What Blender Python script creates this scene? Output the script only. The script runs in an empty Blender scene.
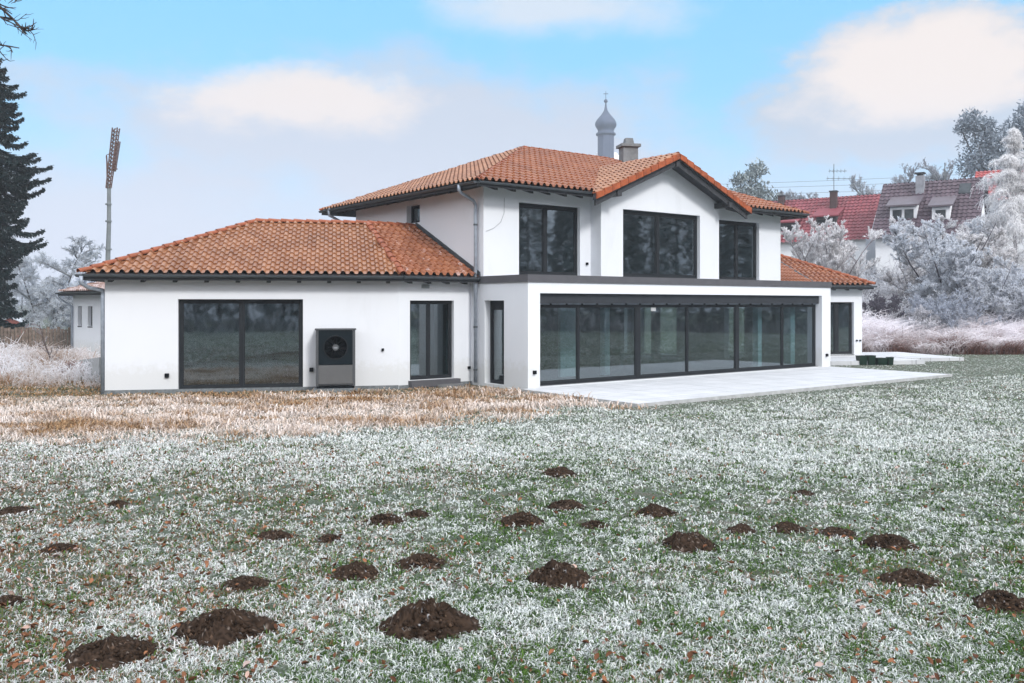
import bpy, bmesh, math, random
import numpy as np
from mathutils import Vector, Matrix

# ------------------------------------------------------------------ basics
S = bpy.context.scene
COL = S.collection
F_PX, CX, HY, CAM_H = 885.0, 512.0, 304.0, 2.3     # focal length in pixels, centre column, horizon row, lens height

def at(px, y, d):
    """a world point seen at pixel (px, y) at distance d"""
    return Vector(((px - CX) / F_PX * d, d, CAM_H + (HY - y) / F_PX * d))

class Frame:
    def __init__(self, o, deg):
        self.o = Vector((o[0], o[1], 0)); a = math.radians(deg)
        self.u = Vector((math.cos(a), math.sin(a), 0)); self.v = Vector((-math.sin(a), math.cos(a), 0))
    def p(self, s, t, z=0.0):
        return self.o + self.u * s + self.v * t + Vector((0, 0, z))

def origin(o):
    w = Vector((0, 0, 0))
    while o is not None:
        w = w + o.location; o = o.parent
    return w

def tag(o, label, cat, group=None, kind=None):
    if label: o['label'] = label
    if cat: o['category'] = cat
    if group: o['group'] = group
    if kind: o['kind'] = kind
    return o

def thing(name, loc, label, cat, group=None):
    o = bpy.data.objects.new(name, None); COL.objects.link(o); o.location = loc
    o.empty_display_size = 0.2
    return tag(o, label, cat, group)

class MB:
    def __init__(self): self.v = []; self.f = []
    def add(self, vs, fs):
        b = len(self.v); self.v += [Vector(p) for p in vs]; self.f += [tuple(i + b for i in f) for f in fs]
    def hexa(self, p):
        self.add(p, [(3, 2, 1, 0), (4, 5, 6, 7), (0, 1, 5, 4), (1, 2, 6, 5), (2, 3, 7, 6), (3, 0, 4, 7)])
    def box(self, fr, s0, s1, t0, t1, z0, z1):
        self.hexa([fr.p(s0, t0, z0), fr.p(s1, t0, z0), fr.p(s1, t1, z0), fr.p(s0, t1, z0),
                   fr.p(s0, t0, z1), fr.p(s1, t0, z1), fr.p(s1, t1, z1), fr.p(s0, t1, z1)])
    def prism(self, lo, hi):
        n = len(lo)
        self.add(list(lo) + list(hi), [tuple(range(n))[::-1], tuple(range(n, 2 * n))] +
                 [(i, (i + 1) % n, n + (i + 1) % n, n + i) for i in range(n)])
    def tube(self, pts, rad, n=8, caps=True):
        pts = [Vector(p) for p in pts]; m = len(pts)
        rr = rad if isinstance(rad, (list, tuple)) else [rad] * m
        base = len(self.v); ref = None
        for i, p in enumerate(pts):
            d = (pts[min(i + 1, m - 1)] - pts[max(i - 1, 0)]).normalized()
            if ref is None: ref = Vector((0, 0, 1)) if abs(d.z) < .9 else Vector((1, 0, 0))
            a = d.cross(ref).normalized(); b = a.cross(d).normalized(); ref = b
            for k in range(n):
                q = 2 * math.pi * k / n
                self.v.append(p + (a * math.cos(q) + b * math.sin(q)) * rr[i])
        for i in range(m - 1):
            for k in range(n):
                self.f.append((base + i * n + k, base + i * n + (k + 1) % n, base + (i + 1) * n + (k + 1) % n, base + (i + 1) * n + k))
        if caps:
            self.f.append(tuple(base + k for k in range(n))[::-1]); self.f.append(tuple(base + (m - 1) * n + k for k in range(n)))
    def lathe(self, c, prof, n=24, rot=0.0):
        base = len(self.v); m = len(prof)
        for r, z in prof:
            for k in range(n):
                q = 2 * math.pi * k / n + rot
                self.v.append(Vector((c[0] + r * math.cos(q), c[1] + r * math.sin(q), c[2] + z)))
        for i in range(m - 1):
            for k in range(n):
                self.f.append((base + i * n + k, base + i * n + (k + 1) % n, base + (i + 1) * n + (k + 1) % n, base + (i + 1) * n + k))
        self.f.append(tuple(base + k for k in range(n))[::-1]); self.f.append(tuple(base + (m - 1) * n + k for k in range(n)))
    def wall(self, fr, s0, s1, z0, z1, holes, t0=0.0, th=0.3):
        ss = sorted({s0, s1} | {min(max(h[i], s0), s1) for h in holes for i in (0, 1)})
        zz = sorted({z0, z1} | {min(max(h[i], z0), z1) for h in holes for i in (2, 3)})
        for a, b in zip(ss, ss[1:]):
            run = None
            for c, d in zip(zz, zz[1:]):
                ms, mz = (a + b) / 2, (c + d) / 2
                hole = any(h[0] < ms < h[1] and h[2] < mz < h[3] for h in holes)
                if not hole: run = (run[0], d) if run else (c, d)
                if hole and run: self.box(fr, a, b, t0, t0 + th, *run); run = None
            if run: self.box(fr, a, b, t0, t0 + th, *run)
    def build(self, name, mat, parent=None, smooth=False, bevel=0):
        off = origin(parent) if parent else Vector((0, 0, 0))
        me = bpy.data.meshes.new(name)
        me.from_pydata([tuple(p - off) for p in self.v], [], self.f)
        bm = bmesh.new(); bm.from_mesh(me); bmesh.ops.recalc_face_normals(bm, faces=bm.faces)
        if bevel: bmesh.ops.bevel(bm, geom=bm.edges[:], offset=bevel, segments=1, affect='EDGES')
        bm.to_mesh(me); bm.free()
        if smooth: me.polygons.foreach_set('use_smooth', [True] * len(me.polygons))
        me.materials.append(mat)
        o = bpy.data.objects.new(name, me); COL.objects.link(o); o.parent = parent
        return o

def np_mesh(name, v, tri, mat, parent=None, col=None, smooth=False):
    """triangle mesh from arrays, with an optional per-vertex colour of the material itself"""
    off = origin(parent) if parent else Vector((0, 0, 0))
    v = np.asarray(v, np.float32) - np.array(off, np.float32)
    tri = np.asarray(tri, np.int32)
    me = bpy.data.meshes.new(name)
    me.vertices.add(len(v)); me.vertices.foreach_set('co', v.ravel())
    me.loops.add(tri.size); me.loops.foreach_set('vertex_index', tri.ravel())
    me.polygons.add(len(tri))
    me.polygons.foreach_set('loop_start', np.arange(0, tri.size, 3, dtype=np.int32))
    me.polygons.foreach_set('loop_total', np.full(len(tri), 3, np.int32))
    if smooth: me.polygons.foreach_set('use_smooth', np.ones(len(tri), bool))
    if col is not None:
        at_ = me.attributes.new('tint', 'FLOAT_COLOR', 'POINT')
        c4 = np.ones((len(v), 4), np.float32); c4[:, :3] = col
        at_.data.foreach_set('color', c4.ravel())
    me.update(); me.validate()
    me.materials.append(mat)
    o = bpy.data.objects.new(name, me); COL.objects.link(o); o.parent = parent
    return o

def vnoise(x, y, seed=0):
    """smooth value noise in 0..1"""
    x = np.asarray(x, float); y = np.asarray(y, float)
    xi = np.floor(x).astype(np.int64); yi = np.floor(y).astype(np.int64); fx = x - xi; fy = y - yi
    def h(a, b):
        n = (a * 374761393 + b * 668265263 + seed * 974634777) & 0xffffffff
        n = ((n ^ (n >> 13)) * 1274126177) & 0xffffffff
        return ((n ^ (n >> 16)) & 0xffff) / 65535.0
    fx = fx * fx * (3 - 2 * fx); fy = fy * fy * (3 - 2 * fy)
    return (h(xi, yi) * (1 - fx) + h(xi + 1, yi) * fx) * (1 - fy) + (h(xi, yi + 1) * (1 - fx) + h(xi + 1, yi + 1) * fx) * fy

def fbm(x, y, seed=0, o=4):
    r = 0; a = .5; t = 0
    for k in range(o):
        r = r + a * vnoise(np.asarray(x) * 2 ** k, np.asarray(y) * 2 ** k, seed + k); t += a; a *= .5
    return r / t

# ------------------------------------------------------------------ materials
def new_mat(name):
    m = bpy.data.materials.new(name); m.use_nodes = True
    nt = m.node_tree; b = nt.nodes['Principled BSDF']
    return m, nt, b

def ramp(nt, fac, stops):
    r = nt.nodes.new('ShaderNodeValToRGB')
    while len(r.color_ramp.elements) < len(stops): r.color_ramp.elements.new(.5)
    for e, (p, c) in zip(r.color_ramp.elements, stops):
        e.position = p; e.color = (*c, 1)
    nt.links.new(fac, r.inputs[0]); return r.outputs[0]

def noise(nt, scale, detail=4, rough=.6, coord='Object', stretch=None):
    tc = nt.nodes.new('ShaderNodeTexCoord'); n = nt.nodes.new('ShaderNodeTexNoise')
    n.inputs['Scale'].default_value = scale; n.inputs['Detail'].default_value = detail; n.inputs['Roughness'].default_value = rough
    src = tc.outputs[coord]
    if stretch:
        mp = nt.nodes.new('ShaderNodeMapping'); mp.inputs['Scale'].default_value = stretch
        nt.links.new(src, mp.inputs[0]); src = mp.outputs[0]
    nt.links.new(src, n.inputs['Vector']); return n.outputs['Fac']

def bump(nt, b, height, strength=.3, dist=.02):
    n = nt.nodes.new('ShaderNodeBump'); n.inputs['Strength'].default_value = strength; n.inputs['Distance'].default_value = dist
    nt.links.new(height, n.inputs['Height']); nt.links.new(n.outputs[0], b.inputs['Normal'])

def mixc(nt, fac, a, b, mode='MIX'):
    m = nt.nodes.new('ShaderNodeMix'); m.data_type = 'RGBA'; m.blend_type = mode
    for s, v in ((0, fac), (6, a), (7, b)):
        if isinstance(v, (int, float)): m.inputs[s].default_value = v
        elif isinstance(v, tuple): m.inputs[s].default_value = (*v, 1)
        else: nt.links.new(v, m.inputs[s])
    return m.outputs[2]

def simple(name, c, rough=.6, metal=0.0, var=.25, scale=3.0, bmp=0.0, bscale=60):
    m, nt, b = new_mat(name)
    n = noise(nt, scale, 5)
    lo = tuple(x * (1 - var) for x in c); hi = tuple(min(1, x * (1 + var)) for x in c)
    nt.links.new(ramp(nt, n, [(.3, lo), (.7, hi)]), b.inputs['Base Color'])
    b.inputs['Roughness'].default_value = rough; b.inputs['Metallic'].default_value = metal; b.inputs['Specular IOR Level'].default_value = .22
    if bmp: bump(nt, b, noise(nt, bscale, 4), bmp)
    return m

def attr_mat(name, rough=.7, trans=0.0):
    m, nt, b = new_mat(name)
    a = nt.nodes.new('ShaderNodeAttribute'); a.attribute_name = 'tint'
    nt.links.new(a.outputs['Color'], b.inputs['Base Color'])
    b.inputs['Roughness'].default_value = rough
    if 'Specular IOR Level' in b.inputs: b.inputs['Specular IOR Level'].default_value = .25
    return m

def frost_mat(name, tr=.5):
    m, nt, b = new_mat(name)
    a = nt.nodes.new('ShaderNodeAttribute'); a.attribute_name = 'tint'
    nt.links.new(a.outputs['Color'], b.inputs['Base Color']); b.inputs['Roughness'].default_value = .7
    t = nt.nodes.new('ShaderNodeBsdfTranslucent'); nt.links.new(a.outputs['Color'], t.inputs['Color'])
    mx = nt.nodes.new('ShaderNodeMixShader'); mx.inputs[0].default_value = tr
    nt.links.new(b.outputs[0], mx.inputs[1]); nt.links.new(t.outputs[0], mx.inputs[2]); nt.links.new(mx.outputs[0], nt.nodes['Material Output'].inputs['Surface'])
    return m

def plaster():
    m, nt, b = new_mat('white_plaster')
    big = noise(nt, .55, 5, .65); st = noise(nt, 1.3, 6, .7, stretch=(1, 1, .25))
    c1 = ramp(nt, big, [(.25, (.655, .685, .735)), (.65, (.685, .71, .755))])
    c2 = ramp(nt, st, [(.25, (.93, .93, .925)), (.45, (1, 1, 1))])
    c1 = mixc(nt, 1.0, c1, c2, 'MULTIPLY')
    # splashed dirt just above the ground, broken up by noise
    tc = nt.nodes.new('ShaderNodeTexCoord'); sx = nt.nodes.new('ShaderNodeSeparateXYZ'); nt.links.new(tc.outputs['Object'], sx.inputs[0])
    ad = nt.nodes.new('ShaderNodeMath'); ad.operation = 'MULTIPLY_ADD'; nt.links.new(noise(nt, 7, 5, .7), ad.inputs[0]); ad.inputs[1].default_value = -.9; nt.links.new(sx.outputs[2], ad.inputs[2])
    dirt = ramp(nt, ad.outputs[0], [(.0, (.90, .89, .86)), (.30, (1, 1, 1))])
    nt.links.new(mixc(nt, 1.0, c1, dirt, 'MULTIPLY'), b.inputs['Base Color'])
    b.inputs['Specular IOR Level'].default_value = .2
    b.inputs['Roughness'].default_value = .85
    bump(nt, b, noise(nt, 55, 5), .25, .01)
    return m

def tiles_mat(name, stops, frost=0.0, rough=.42):
    m, nt, b = new_mat(name)
    a = nt.nodes.new('ShaderNodeAttribute'); a.attribute_name = 'tile'
    c = ramp(nt, a.outputs['Fac'], stops)
    st = noise(nt, 1.1, 6, .7)
    c = mixc(nt, 1.0, c, ramp(nt, st, [(.3, (.72, .70, .68)), (.55, (1, 1, 1))]), 'MULTIPLY')
    fine = noise(nt, 14, 5, .7)
    c = mixc(nt, 1.0, c, ramp(nt, fine, [(.25, (.8, .78, .76)), (.6, (1.0, 1.0, 1.0))]), 'MULTIPLY')
    if frost:
        f = ramp(nt, noise(nt, 2.2, 6, .75), [(.62 - frost, (0, 0, 0)), (.75, (1, 1, 1))])
        c = mixc(nt, f, c, (.66, .60, .62))
    nt.links.new(c, b.inputs['Base Color'])
    b.inputs['Roughness'].default_value = rough
    bump(nt, b, fine, .25, .01)
    return m

def glass():
    m, nt, b = new_mat('window_glass'); nt.nodes.remove(b)
    out = nt.nodes['Material Output']
    g = nt.nodes.new('ShaderNodeBsdfGlossy'); g.inputs['Roughness'].default_value = .03
    g.inputs['Color'].default_value = (.86, .93, .98, 1)
    t = nt.nodes.new('ShaderNodeBsdfTransparent'); t.inputs['Color'].default_value = (.58, .66, .67, 1)
    mx = nt.nodes.new('ShaderNodeMixShader')
    lw = nt.nodes.new('ShaderNodeLayerWeight'); lw.inputs['Blend'].default_value = .5
    pw = nt.nodes.new('ShaderNodeMath'); pw.operation = 'POWER'; pw.inputs[1].default_value = 5; nt.links.new(lw.outputs['Facing'], pw.inputs[0])
    fr = nt.nodes.new('ShaderNodeMath'); fr.operation = 'MULTIPLY_ADD'; fr.inputs[1].default_value = .83; fr.inputs[2].default_value = .17; nt.links.new(pw.outputs[0], fr.inputs[0])
    bp = nt.nodes.new('ShaderNodeBump'); bp.inputs['Strength'].default_value = .05; bp.inputs['Distance'].default_value = .02
    nt.links.new(noise(nt, 1.4, 1), bp.inputs['Height']); nt.links.new(bp.outputs[0], g.inputs['Normal'])
    nt.links.new(fr.outputs[0], mx.inputs[0]); nt.links.new(t.outputs[0], mx.inputs[1]); nt.links.new(g.outputs[0], mx.inputs[2])
    nt.links.new(mx.outputs[0], out.inputs['Surface'])
    return m

M = {}
M['plaster'] = plaster()
TERRA = [(0, (.250, .080, .029)), (.5, (.285, .097, .038)), (1, (.320, .120, .050))]
TAN = [(0, (.245, .102, .047)), (.5, (.285, .126, .060)), (1, (.335, .158, .080))]  # sky gloss on the left-hand roofs put into a tan tile colour
M['tile'] = tiles_mat('terracotta_tiles', TERRA, rough=.38)
M['tile_frost'] = tiles_mat('terracotta_tiles_frosted', TERRA, frost=.04, rough=.5)
M['tile_tan'] = tiles_mat('sky_gloss_tan_tiles', TAN, rough=.36)
M['tile_annex'] = tiles_mat('dull_brown_tiles_frosted', [(0, (.16, .075, .05)), (1, (.24, .13, .09))], frost=.16, rough=.6)
M['ridge'] = simple('terracotta_ridge', (.25, .076, .036), .5, var=.25, scale=5, bmp=.2)
M['verge'] = simple('terracotta_verge', (.29, .072, .026), .5, var=.35, scale=5, bmp=.15)
M['tile_red'] = tiles_mat('red_tiles', [(0, (.16, .026, .038)), (.5, (.19, .034, .048)), (1, (.23, .048, .062))], rough=.6)
M['tile_purple'] = tiles_mat('aubergine_tiles', [(0, (.058, .036, .052)), (.5, (.072, .046, .066)), (1, (.092, .062, .082))], rough=.6)
M['glass'] = glass()
M['frame'] = simple('anthracite_frame', (.020, .023, .027), .42, var=.12)
M['dark'] = simple('dark_timber', (.050, .052, .058), .6, var=.2, scale=6)
M['soffit'] = simple('grey_soffit', (.055, .058, .066), .6, var=.2, scale=4)
M['fascia'] = simple('grey_fascia_metal', (.085, .085, .095), .5, var=.1)
M['shutter'] = simple('shutter_box_metal', (.034, .038, .045), .5, var=.12)
M['zinc'] = simple('zinc_pipe', (.30, .34, .40), .45, .3, var=.2, scale=6)
M['gutter'] = simple('dark_zinc_gutter', (.075, .088, .10), .45, .3, var=.15)
M['plinth'] = simple('grey_plinth', (.15, .165, .175), .9, var=.3, scale=12, bmp=.3)
M['concrete'] = simple('concrete', (.40, .41, .42), .9, var=.2, scale=6, bmp=.25)
M['cement'] = simple('cement_render', (.17, .18, .19), .9, var=.25, scale=4, bmp=.3)
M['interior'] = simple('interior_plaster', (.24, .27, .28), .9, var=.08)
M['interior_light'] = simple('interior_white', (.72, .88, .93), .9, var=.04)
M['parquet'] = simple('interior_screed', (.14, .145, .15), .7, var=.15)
M['black'] = simple('black_plastic', (.005, .007, .010), .35, var=.1)
M['hp_grey'] = simple('grey_sheet_metal', (.075, .08, .088), .45, .2, var=.08)
M['hp_dark'] = simple('anthracite_panel', (.006, .011, .015), .4, var=.1)
M['hp_silver'] = simple('silver_badge', (.20, .21, .23), .5, .0, var=.1)
M['white'] = simple('white_board', (.8, .81, .83), .6, var=.05)
M['green_pot'] = simple('dark_green_plastic', (.004, .020, .012), .5, var=.3, scale=8)
M['soil'] = simple('potting_soil', (.03, .02, .014), .95, var=.4, scale=30, bmp=.4)
M['bark'] = simple('frosted_bark', (.16, .15, .15), .9, var=.5, scale=9, bmp=.4)
M['bark_dark'] = simple('dark_bark', (.055, .045, .042), .9, var=.5, scale=9, bmp=.4)
M['plant'] = frost_mat('frosted_growth')
M['needle'] = attr_mat('needles', .7)
M['blade'] = frost_mat('grass_blades', .25)
M['leaf'] = attr_mat('dead_leaves', .7)
M['mole'] = attr_mat('crumbled_soil', .95)
M['fence_wood'] = simple('weathered_fence', (.15, .115, .095), .9, var=.5, scale=7, bmp=.3)
M['crane_steel'] = simple('crane_steel', (.17, .19, .20), .6, var=.15)
M['crane_rust'] = simple('crane_lattice_paint', (.12, .070, .058), .7, var=.3, scale=5)
M['church'] = simple('church_render_hazed', (.075, .095, .145), .8, var=.1, scale=.3)  # fade of the mist put into the wall colour
M['church_dome'] = simple('church_copper_hazed', (.054, .074, .118), .6, var=.15, scale=.4)  # dome colour likewise carries the fade of the mist
M['house_white'] = simple('far_house_render', (.74, .76, .80), .9, var=.06)
M['house_wood'] = simple('far_dormer_cladding', (.07, .065, .07), .8, var=.2)
M['brick_dark'] = simple('dark_brick', (.07, .045, .045), .9, var=.25, scale=6)
M['pale_brick'] = simple('pale_chimney', (.24, .25, .28), .9, var=.2, scale=4)
M['pink'] = simple('pink_render', (.55, .20, .17), .9, var=.15)

m_, nt_, b_ = new_mat('far_window_glass'); nt_.links.new(ramp(nt_, noise(nt_, 2.0, 2), [(.3, (.02, .025, .03)), (.7, (.06, .07, .08))]), b_.inputs['Base Color']); b_.inputs['Roughness'].default_value = .1
M['glass_far'] = m_; b_.inputs['Specular IOR Level'].default_value = .12; b_.inputs['Roughness'].default_value = .3

for n_ in ('frame', 'shutter', 'dark', 'black', 'hp_dark', 'soffit'): M[n_].node_tree.nodes['Principled BSDF'].inputs['Specular IOR Level'].default_value = .08
for n_ in ('plant', 'blade', 'needle', 'leaf', 'mole'): M[n_].node_tree.nodes['Principled BSDF'].inputs['Specular IOR Level'].default_value = .10

# ------------------------------------------------------------------ camera, sky, sun
cam = bpy.data.cameras.new('camera'); co = bpy.data.objects.new('camera', cam); COL.objects.link(co)
co.location = (0, 0, CAM_H); co.rotation_euler = (math.radians(90), 0, 0)
cam.sensor_width = 36; cam.lens = F_PX / 1024 * 36; cam.shift_y = -(341.5 - HY) / 1024
cam.clip_start = .1; cam.clip_end = 3000; S.camera = co

SUN_EL, SUN_AZ = 36.0, 150.0          # azimuth clockwise from +Y: behind the camera, to the right
sun = bpy.data.lights.new('sun', 'SUN'); so = bpy.data.objects.new('sun', sun); COL.objects.link(so)
sun.energy = 1.5; sun.angle = math.radians(11); sun.color = (1.0, .97, .93)
e, a = math.radians(SUN_EL), math.radians(SUN_AZ)
to_sun = Vector((math.sin(a) * math.cos(e), math.cos(a) * math.cos(e), math.sin(e)))
so.rotation_euler = to_sun.to_track_quat('Z', 'Y').to_euler(); so.location = to_sun * 60

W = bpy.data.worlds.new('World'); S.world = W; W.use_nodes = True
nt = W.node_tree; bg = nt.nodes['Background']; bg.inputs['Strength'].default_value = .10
L = nt.links.new
sky = nt.nodes.new('ShaderNodeTexSky'); sky.sky_type = 'NISHITA'; sky.sun_disc = False
sky.sun_elevation = e; sky.sun_rotation = a; sky.air_density = 1.0; sky.dust_density = .4; sky.ozone_density = 1.5
tc = nt.nodes.new('ShaderNodeTexCoord'); sep = nt.nodes.new('ShaderNodeSeparateXYZ'); L(tc.outputs['Generated'], sep.inputs[0])
def mth(op, a_, b_=None, c_=None, clamp=False):
    n = nt.nodes.new('ShaderNodeMath'); n.operation = op; n.use_clamp = clamp
    for i, q in enumerate((a_, b_, c_)):
        if q is None: continue
        if isinstance(q, (int, float)): n.inputs[i].default_value = q
        else: L(q, n.inputs[i])
    return n.outputs[0]
az = mth('ARCTAN2', sep.outputs[0], sep.outputs[1]); el = mth('ARCSINE', sep.outputs[2])
def wnoise(scale, detail, rough, w):
    mp = nt.nodes.new('ShaderNodeMapping'); mp.inputs['Scale'].default_value = (1, 1, 2.0); mp.inputs['Location'].default_value = (w, w * .7, 0)
    L(tc.outputs['Generated'], mp.inputs[0])
    n = nt.nodes.new('ShaderNodeTexNoise'); n.inputs['Scale'].default_value = scale; n.inputs['Detail'].default_value = detail
    n.inputs['Roughness'].default_value = rough; L(mp.outputs[0], n.inputs['Vector']); return n.outputs['Fac']
nz = wnoise(7.0, 8, .58, .3); nz2 = wnoise(2.2, 6, .55, 2.1)
nzf = mth('ADD', mth('MULTIPLY', wnoise(6.0, 8, .6, 1.3), .62), mth('MULTIPLY', wnoise(17.0, 8, .62, .9), .38))
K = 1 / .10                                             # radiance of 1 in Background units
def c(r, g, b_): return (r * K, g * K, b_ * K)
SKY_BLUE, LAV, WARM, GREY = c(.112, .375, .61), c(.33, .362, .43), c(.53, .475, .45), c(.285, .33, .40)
col = mixc(nt, .80, sky.outputs[0], SKY_BLUE)
def blob(col, px, y, rx, ry, colour, soft=.55, amp=1.5, dens=1.0, nzz=None):
    a0 = math.atan((px - CX) / F_PX); e0 = math.atan((HY - y) / math.hypot(F_PX, px - CX))
    dx = mth('DIVIDE', mth('SUBTRACT', az, a0), rx / F_PX); dy = mth('DIVIDE', mth('SUBTRACT', el, e0), ry / F_PX)
    r = mth('SQRT', mth('ADD', mth('MULTIPLY', dx, dx), mth('MULTIPLY', dy, dy)))
    v = mth('ADD', mth('SUBTRACT', 1.0, r), mth('MULTIPLY', mth('SUBTRACT', nzz or nz, .5), amp))
    mr = nt.nodes.new('ShaderNodeMapRange'); mr.interpolation_type = 'SMOOTHSTEP'
    mr.inputs['From Min'].default_value = 0; mr.inputs['From Max'].default_value = soft; mr.inputs['To Max'].default_value = dens
    L(v, mr.inputs[0])
    return mixc(nt, mr.outputs[0], col, colour)
col = blob(col, 400, 140, 400, 105, LAV, .6, 1.4, .95)
col = blob(col, 110, 215, 190, 70, LAV, .8, 1.2, .8)
col = blob(col, 560, 10, 170, 38, WARM, .8, 1.6, .6)
col = blob(col, 290, 100, 150, 42, WARM, .7, 2.6, .85, nzf)
col = blob(col, 925, 92, 180, 84, GREY, .35, 1.4, .95, nzf)
col = blob(col, 925, 72, 152, 62, WARM, .5, 1.7, .95, nzf)
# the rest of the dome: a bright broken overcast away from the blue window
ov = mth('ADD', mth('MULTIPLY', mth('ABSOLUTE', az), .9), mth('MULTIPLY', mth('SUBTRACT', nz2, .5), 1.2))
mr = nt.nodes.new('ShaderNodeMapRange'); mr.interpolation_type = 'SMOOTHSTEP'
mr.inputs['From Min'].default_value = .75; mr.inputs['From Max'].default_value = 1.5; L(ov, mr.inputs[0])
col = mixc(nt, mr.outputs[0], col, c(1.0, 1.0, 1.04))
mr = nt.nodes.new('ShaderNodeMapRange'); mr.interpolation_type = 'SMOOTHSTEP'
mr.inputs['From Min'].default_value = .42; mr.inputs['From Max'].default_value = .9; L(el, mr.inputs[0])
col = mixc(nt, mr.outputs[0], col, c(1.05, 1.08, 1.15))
# pale band above the horizon
mr = nt.nodes.new('ShaderNodeMapRange'); mr.interpolation_type = 'SMOOTHSTEP'
mr.inputs['From Min'].default_value = .23; mr.inputs['From Max'].default_value = .05; L(el, mr.inputs[0])
col = mixc(nt, mr.outputs[0], col, c(.40, .435, .52))
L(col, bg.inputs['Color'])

S.render.engine = 'CYCLES'
S.view_settings.view_transform = 'Standard'; S.view_settings.look = 'None'; S.view_settings.gamma = 1
S.view_settings.use_curve_mapping = False; S.view_settings.exposure = 0.85
cy = S.cycles
cy.use_denoising = True
try: cy.denoiser = 'OPENIMAGEDENOISE'
except Exception: pass
cy.max_bounces = 10; cy.diffuse_bounces = 6; cy.glossy_bounces = 3; cy.transparent_max_bounces = 16; cy.transmission_bounces = 4
cy.volume_bounces = 1; cy.sample_clamp_indirect = 6

# ------------------------------------------------------------------ terrain
GZ = -0.08
def terrain(x, y):
    x = np.asarray(x, float); y = np.asarray(y, float)
    z = GZ + .03 * (fbm(x * .8, y * .8, 3) - .5)
    def sm(t): t = np.clip(t, 0, 1); return t * t * (3 - 2 * t)
    right = sm((x - 8) / 10)
    z = z + right * (2.0 * sm((y - 42.5 + .0 * x) / 9) + 3.2 * sm((y - 50) / 26))
    z = z + (2 + 12 * sm((x + 25) / 60)) * sm((y - 90) / 200)
    return z

def ground_material():
    m, nt, b = new_mat('frosted_turf')
    big = noise(nt, .45, 5, .6); mid = noise(nt, 3.5, 5, .65); fine = noise(nt, 45, 5, .75)
    c1 = ramp(nt, mid, [(.3, (.016, .030, .010)), (.5, (.030, .046, .016)), (.7, (.055, .034, .02))])
    f = ramp(nt, fine, [(.52, (0, 0, 0)), (.70, (.45, .45, .45))])
    c2 = mixc(nt, f, c1, (.58, .64, .63))
    f2 = ramp(nt, big, [(.40, (.0, .0, .0)), (.8, (.08, .08, .08))])
    c3 = mixc(nt, f2, c2, (.55, .62, .61))
    nt.links.new(c3, b.inputs['Base Color']); b.inputs['Roughness'].default_value = .9
    bump(nt, b, fine, .6, .03)
    return m
xs = np.concatenate([np.linspace(-150, -40, 28)[:-1], np.linspace(-40, 60, 160), np.linspace(60, 240, 36)[1:]])
ys = np.concatenate([np.linspace(-80, 3, 20)[:-1], np.linspace(3, 60, 130), np.linspace(60, 320, 60)[1:]])
gx, gy = np.meshgrid(xs, ys); gz = terrain(gx, gy)
nx, ny = len(xs), len(ys)
idx = np.arange(nx * ny).reshape(ny, nx)
tri = np.concatenate([np.stack([idx[:-1, :-1], idx[:-1, 1:], idx[1:, 1:]], -1).reshape(-1, 3),
                      np.stack([idx[:-1, :-1], idx[1:, 1:], idx[1:, :-1]], -1).reshape(-1, 3)])
g = np_mesh('lawn', np.stack([gx, gy, gz], -1).reshape(-1, 3), tri, ground_material(), smooth=True)
tag(g, 'broad frosted lawn running from the foreground up to the house and the hill', None, kind='structure')

# ------------------------------------------------------------------ house: helpers
FM = Frame((0.435, 24.09), 36.87)            # main block: origin at the front left corner of the glazed ground floor
MT = 2.11                                    # how far the upper storey is set back
TH = 11.3                                    # direction of both wings
HOUSE = thing('house', FM.p(0, 0, 0), 'white plastered house with terracotta tiled roofs and wide dark glazing behind the lawn', 'house')

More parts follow.
